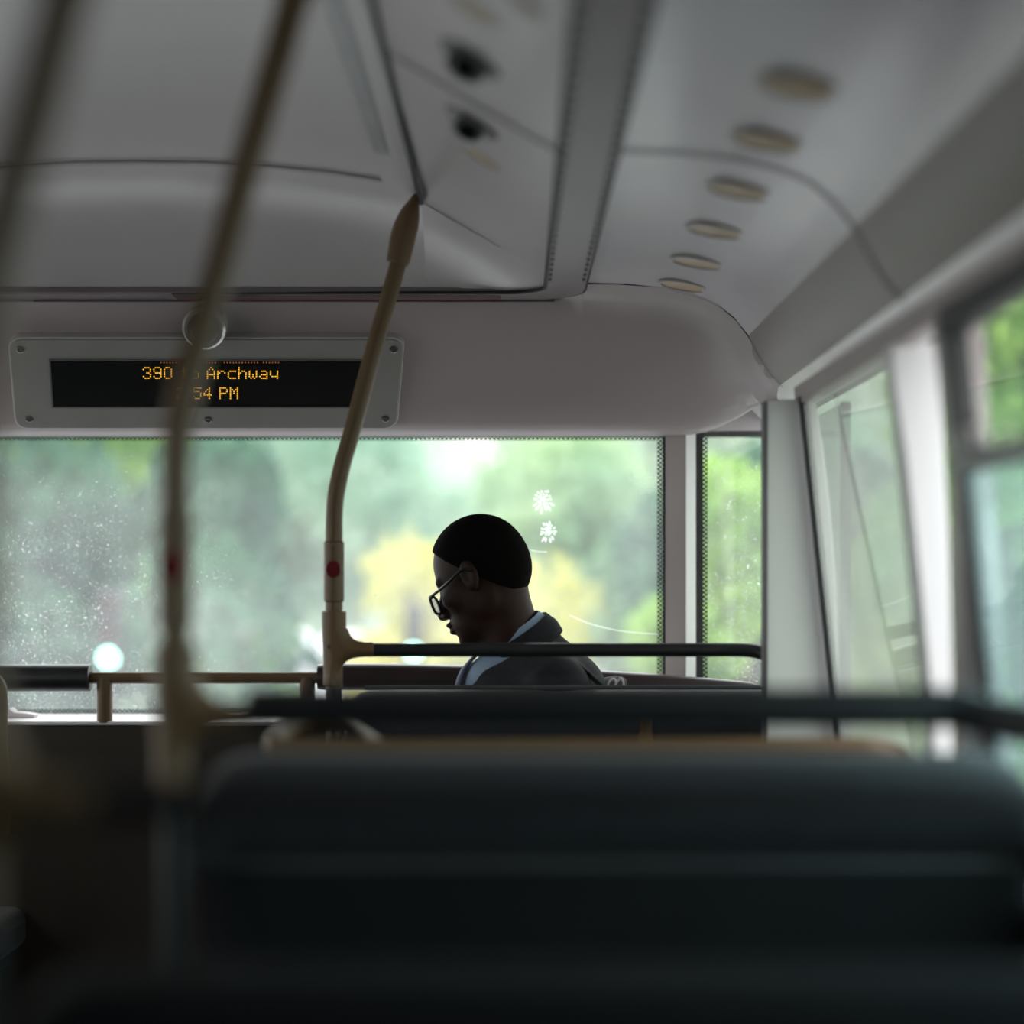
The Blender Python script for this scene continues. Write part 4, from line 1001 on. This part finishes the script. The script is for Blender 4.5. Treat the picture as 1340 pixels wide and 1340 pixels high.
# brick gate pier glimpsed low between the poles
c = Q(265, 0, 38); bp_ = empty('brick_pier', (c.x, 38, GZ), 'slim red brick pier glimpsed beside the blurred pole', 'pier')
MB().box((c.x, 38, GZ+1.35), (.42, .42, 2.7)).build('shaft', M['brick'], bp_, bevel=.02); MB().box((c.x, 38, GZ+2.76), (.54, .54, .12)).build('cap', M['sill'], bp_, bevel=.02)

# ------------------------------------------------------------------ world, camera, look
w = bpy.data.worlds.new('overcast_sky'); SC.world = w; w.use_nodes = True; nt = w.node_tree
bg = nt.nodes['Background']; tc = nt.nodes.new('ShaderNodeTexCoord'); sx = nt.nodes.new('ShaderNodeSeparateXYZ'); rp = nt.nodes.new('ShaderNodeValToRGB')
nt.links.new(tc.outputs['Generated'], sx.inputs[0])
mr = nt.nodes.new('ShaderNodeMapRange'); mr.inputs['From Min'].default_value = -.2; mr.inputs['From Max'].default_value = 1
nt.links.new(sx.outputs['Z'], mr.inputs['Value']); nt.links.new(mr.outputs[0], rp.inputs['Fac']); nt.links.new(rp.outputs[0], bg.inputs[0])
rp.color_ramp.elements[0].color = (.5, .52, .5, 1); rp.color_ramp.elements[1].color = (.90, .93, 1, 1)
e_ = rp.color_ramp.elements.new(.20); e_.color = (.50, .505, .50, 1)
e_ = rp.color_ramp.elements.new(.50); e_.color = (.95, .95, .95, 1)
bg.inputs[1].default_value = 4.9
for s in (1, -1):      # sky portals over the side glazing
    ld = bpy.data.lights.new('sky_portal', 'AREA'); ld.shape = 'RECTANGLE'; ld.size = 6.6; ld.size_y = .68
    ld.cycles.is_portal = True; lo_ = bpy.data.objects.new('sky_portal', ld); COL.objects.link(lo_)
    x = .72 if s > 0 else 2*MID-.72; lo_.location = (x, 1.15, H(-.02)); lo_.rotation_euler = (0, math.radians(90)*s, math.radians(0))
    lo_.rotation_euler = Vector((-s, 0, 0)).to_track_quat('-Z', 'Y').to_euler()
ld = bpy.data.lights.new('sky_portal', 'AREA'); ld.shape = 'RECTANGLE'; ld.size = 2.4; ld.size_y = .7; ld.cycles.is_portal = True
lo_ = bpy.data.objects.new('sky_portal', ld); COL.objects.link(lo_); lo_.location = (MID+.1, 4.63, H(0)); lo_.rotation_euler = Vector((0, -1, 0)).to_track_quat('-Z', 'Y').to_euler()

cam = bpy.data.cameras.new('camera'); co = bpy.data.objects.new('camera', cam); COL.objects.link(co); SC.camera = co
co.location = (0, 0, EYE); co.rotation_euler = (math.radians(90), 0, 0)
cam.sensor_width = 36; cam.sensor_fit = 'HORIZONTAL'; cam.lens = F/1340*36
cam.shift_x = -(CX-670)/1340; cam.shift_y = (CY-670)/1340
cam.clip_start = .02; cam.clip_end = 500
cam.dof.use_dof = True; cam.dof.focus_distance = 4.12; cam.dof.aperture_fstop = 1.30
SC.view_settings.view_transform = 'Standard'; SC.view_settings.look = 'None'; SC.view_settings.exposure = 0.08
SC.cycles.max_bounces = 10; SC.cycles.diffuse_bounces = 5; SC.cycles.glossy_bounces = 4; SC.cycles.transparent_max_bounces = 16; SC.cycles.sample_clamp_indirect = 4
SC.cycles.caustics_reflective = False; SC.cycles.caustics_refractive = False
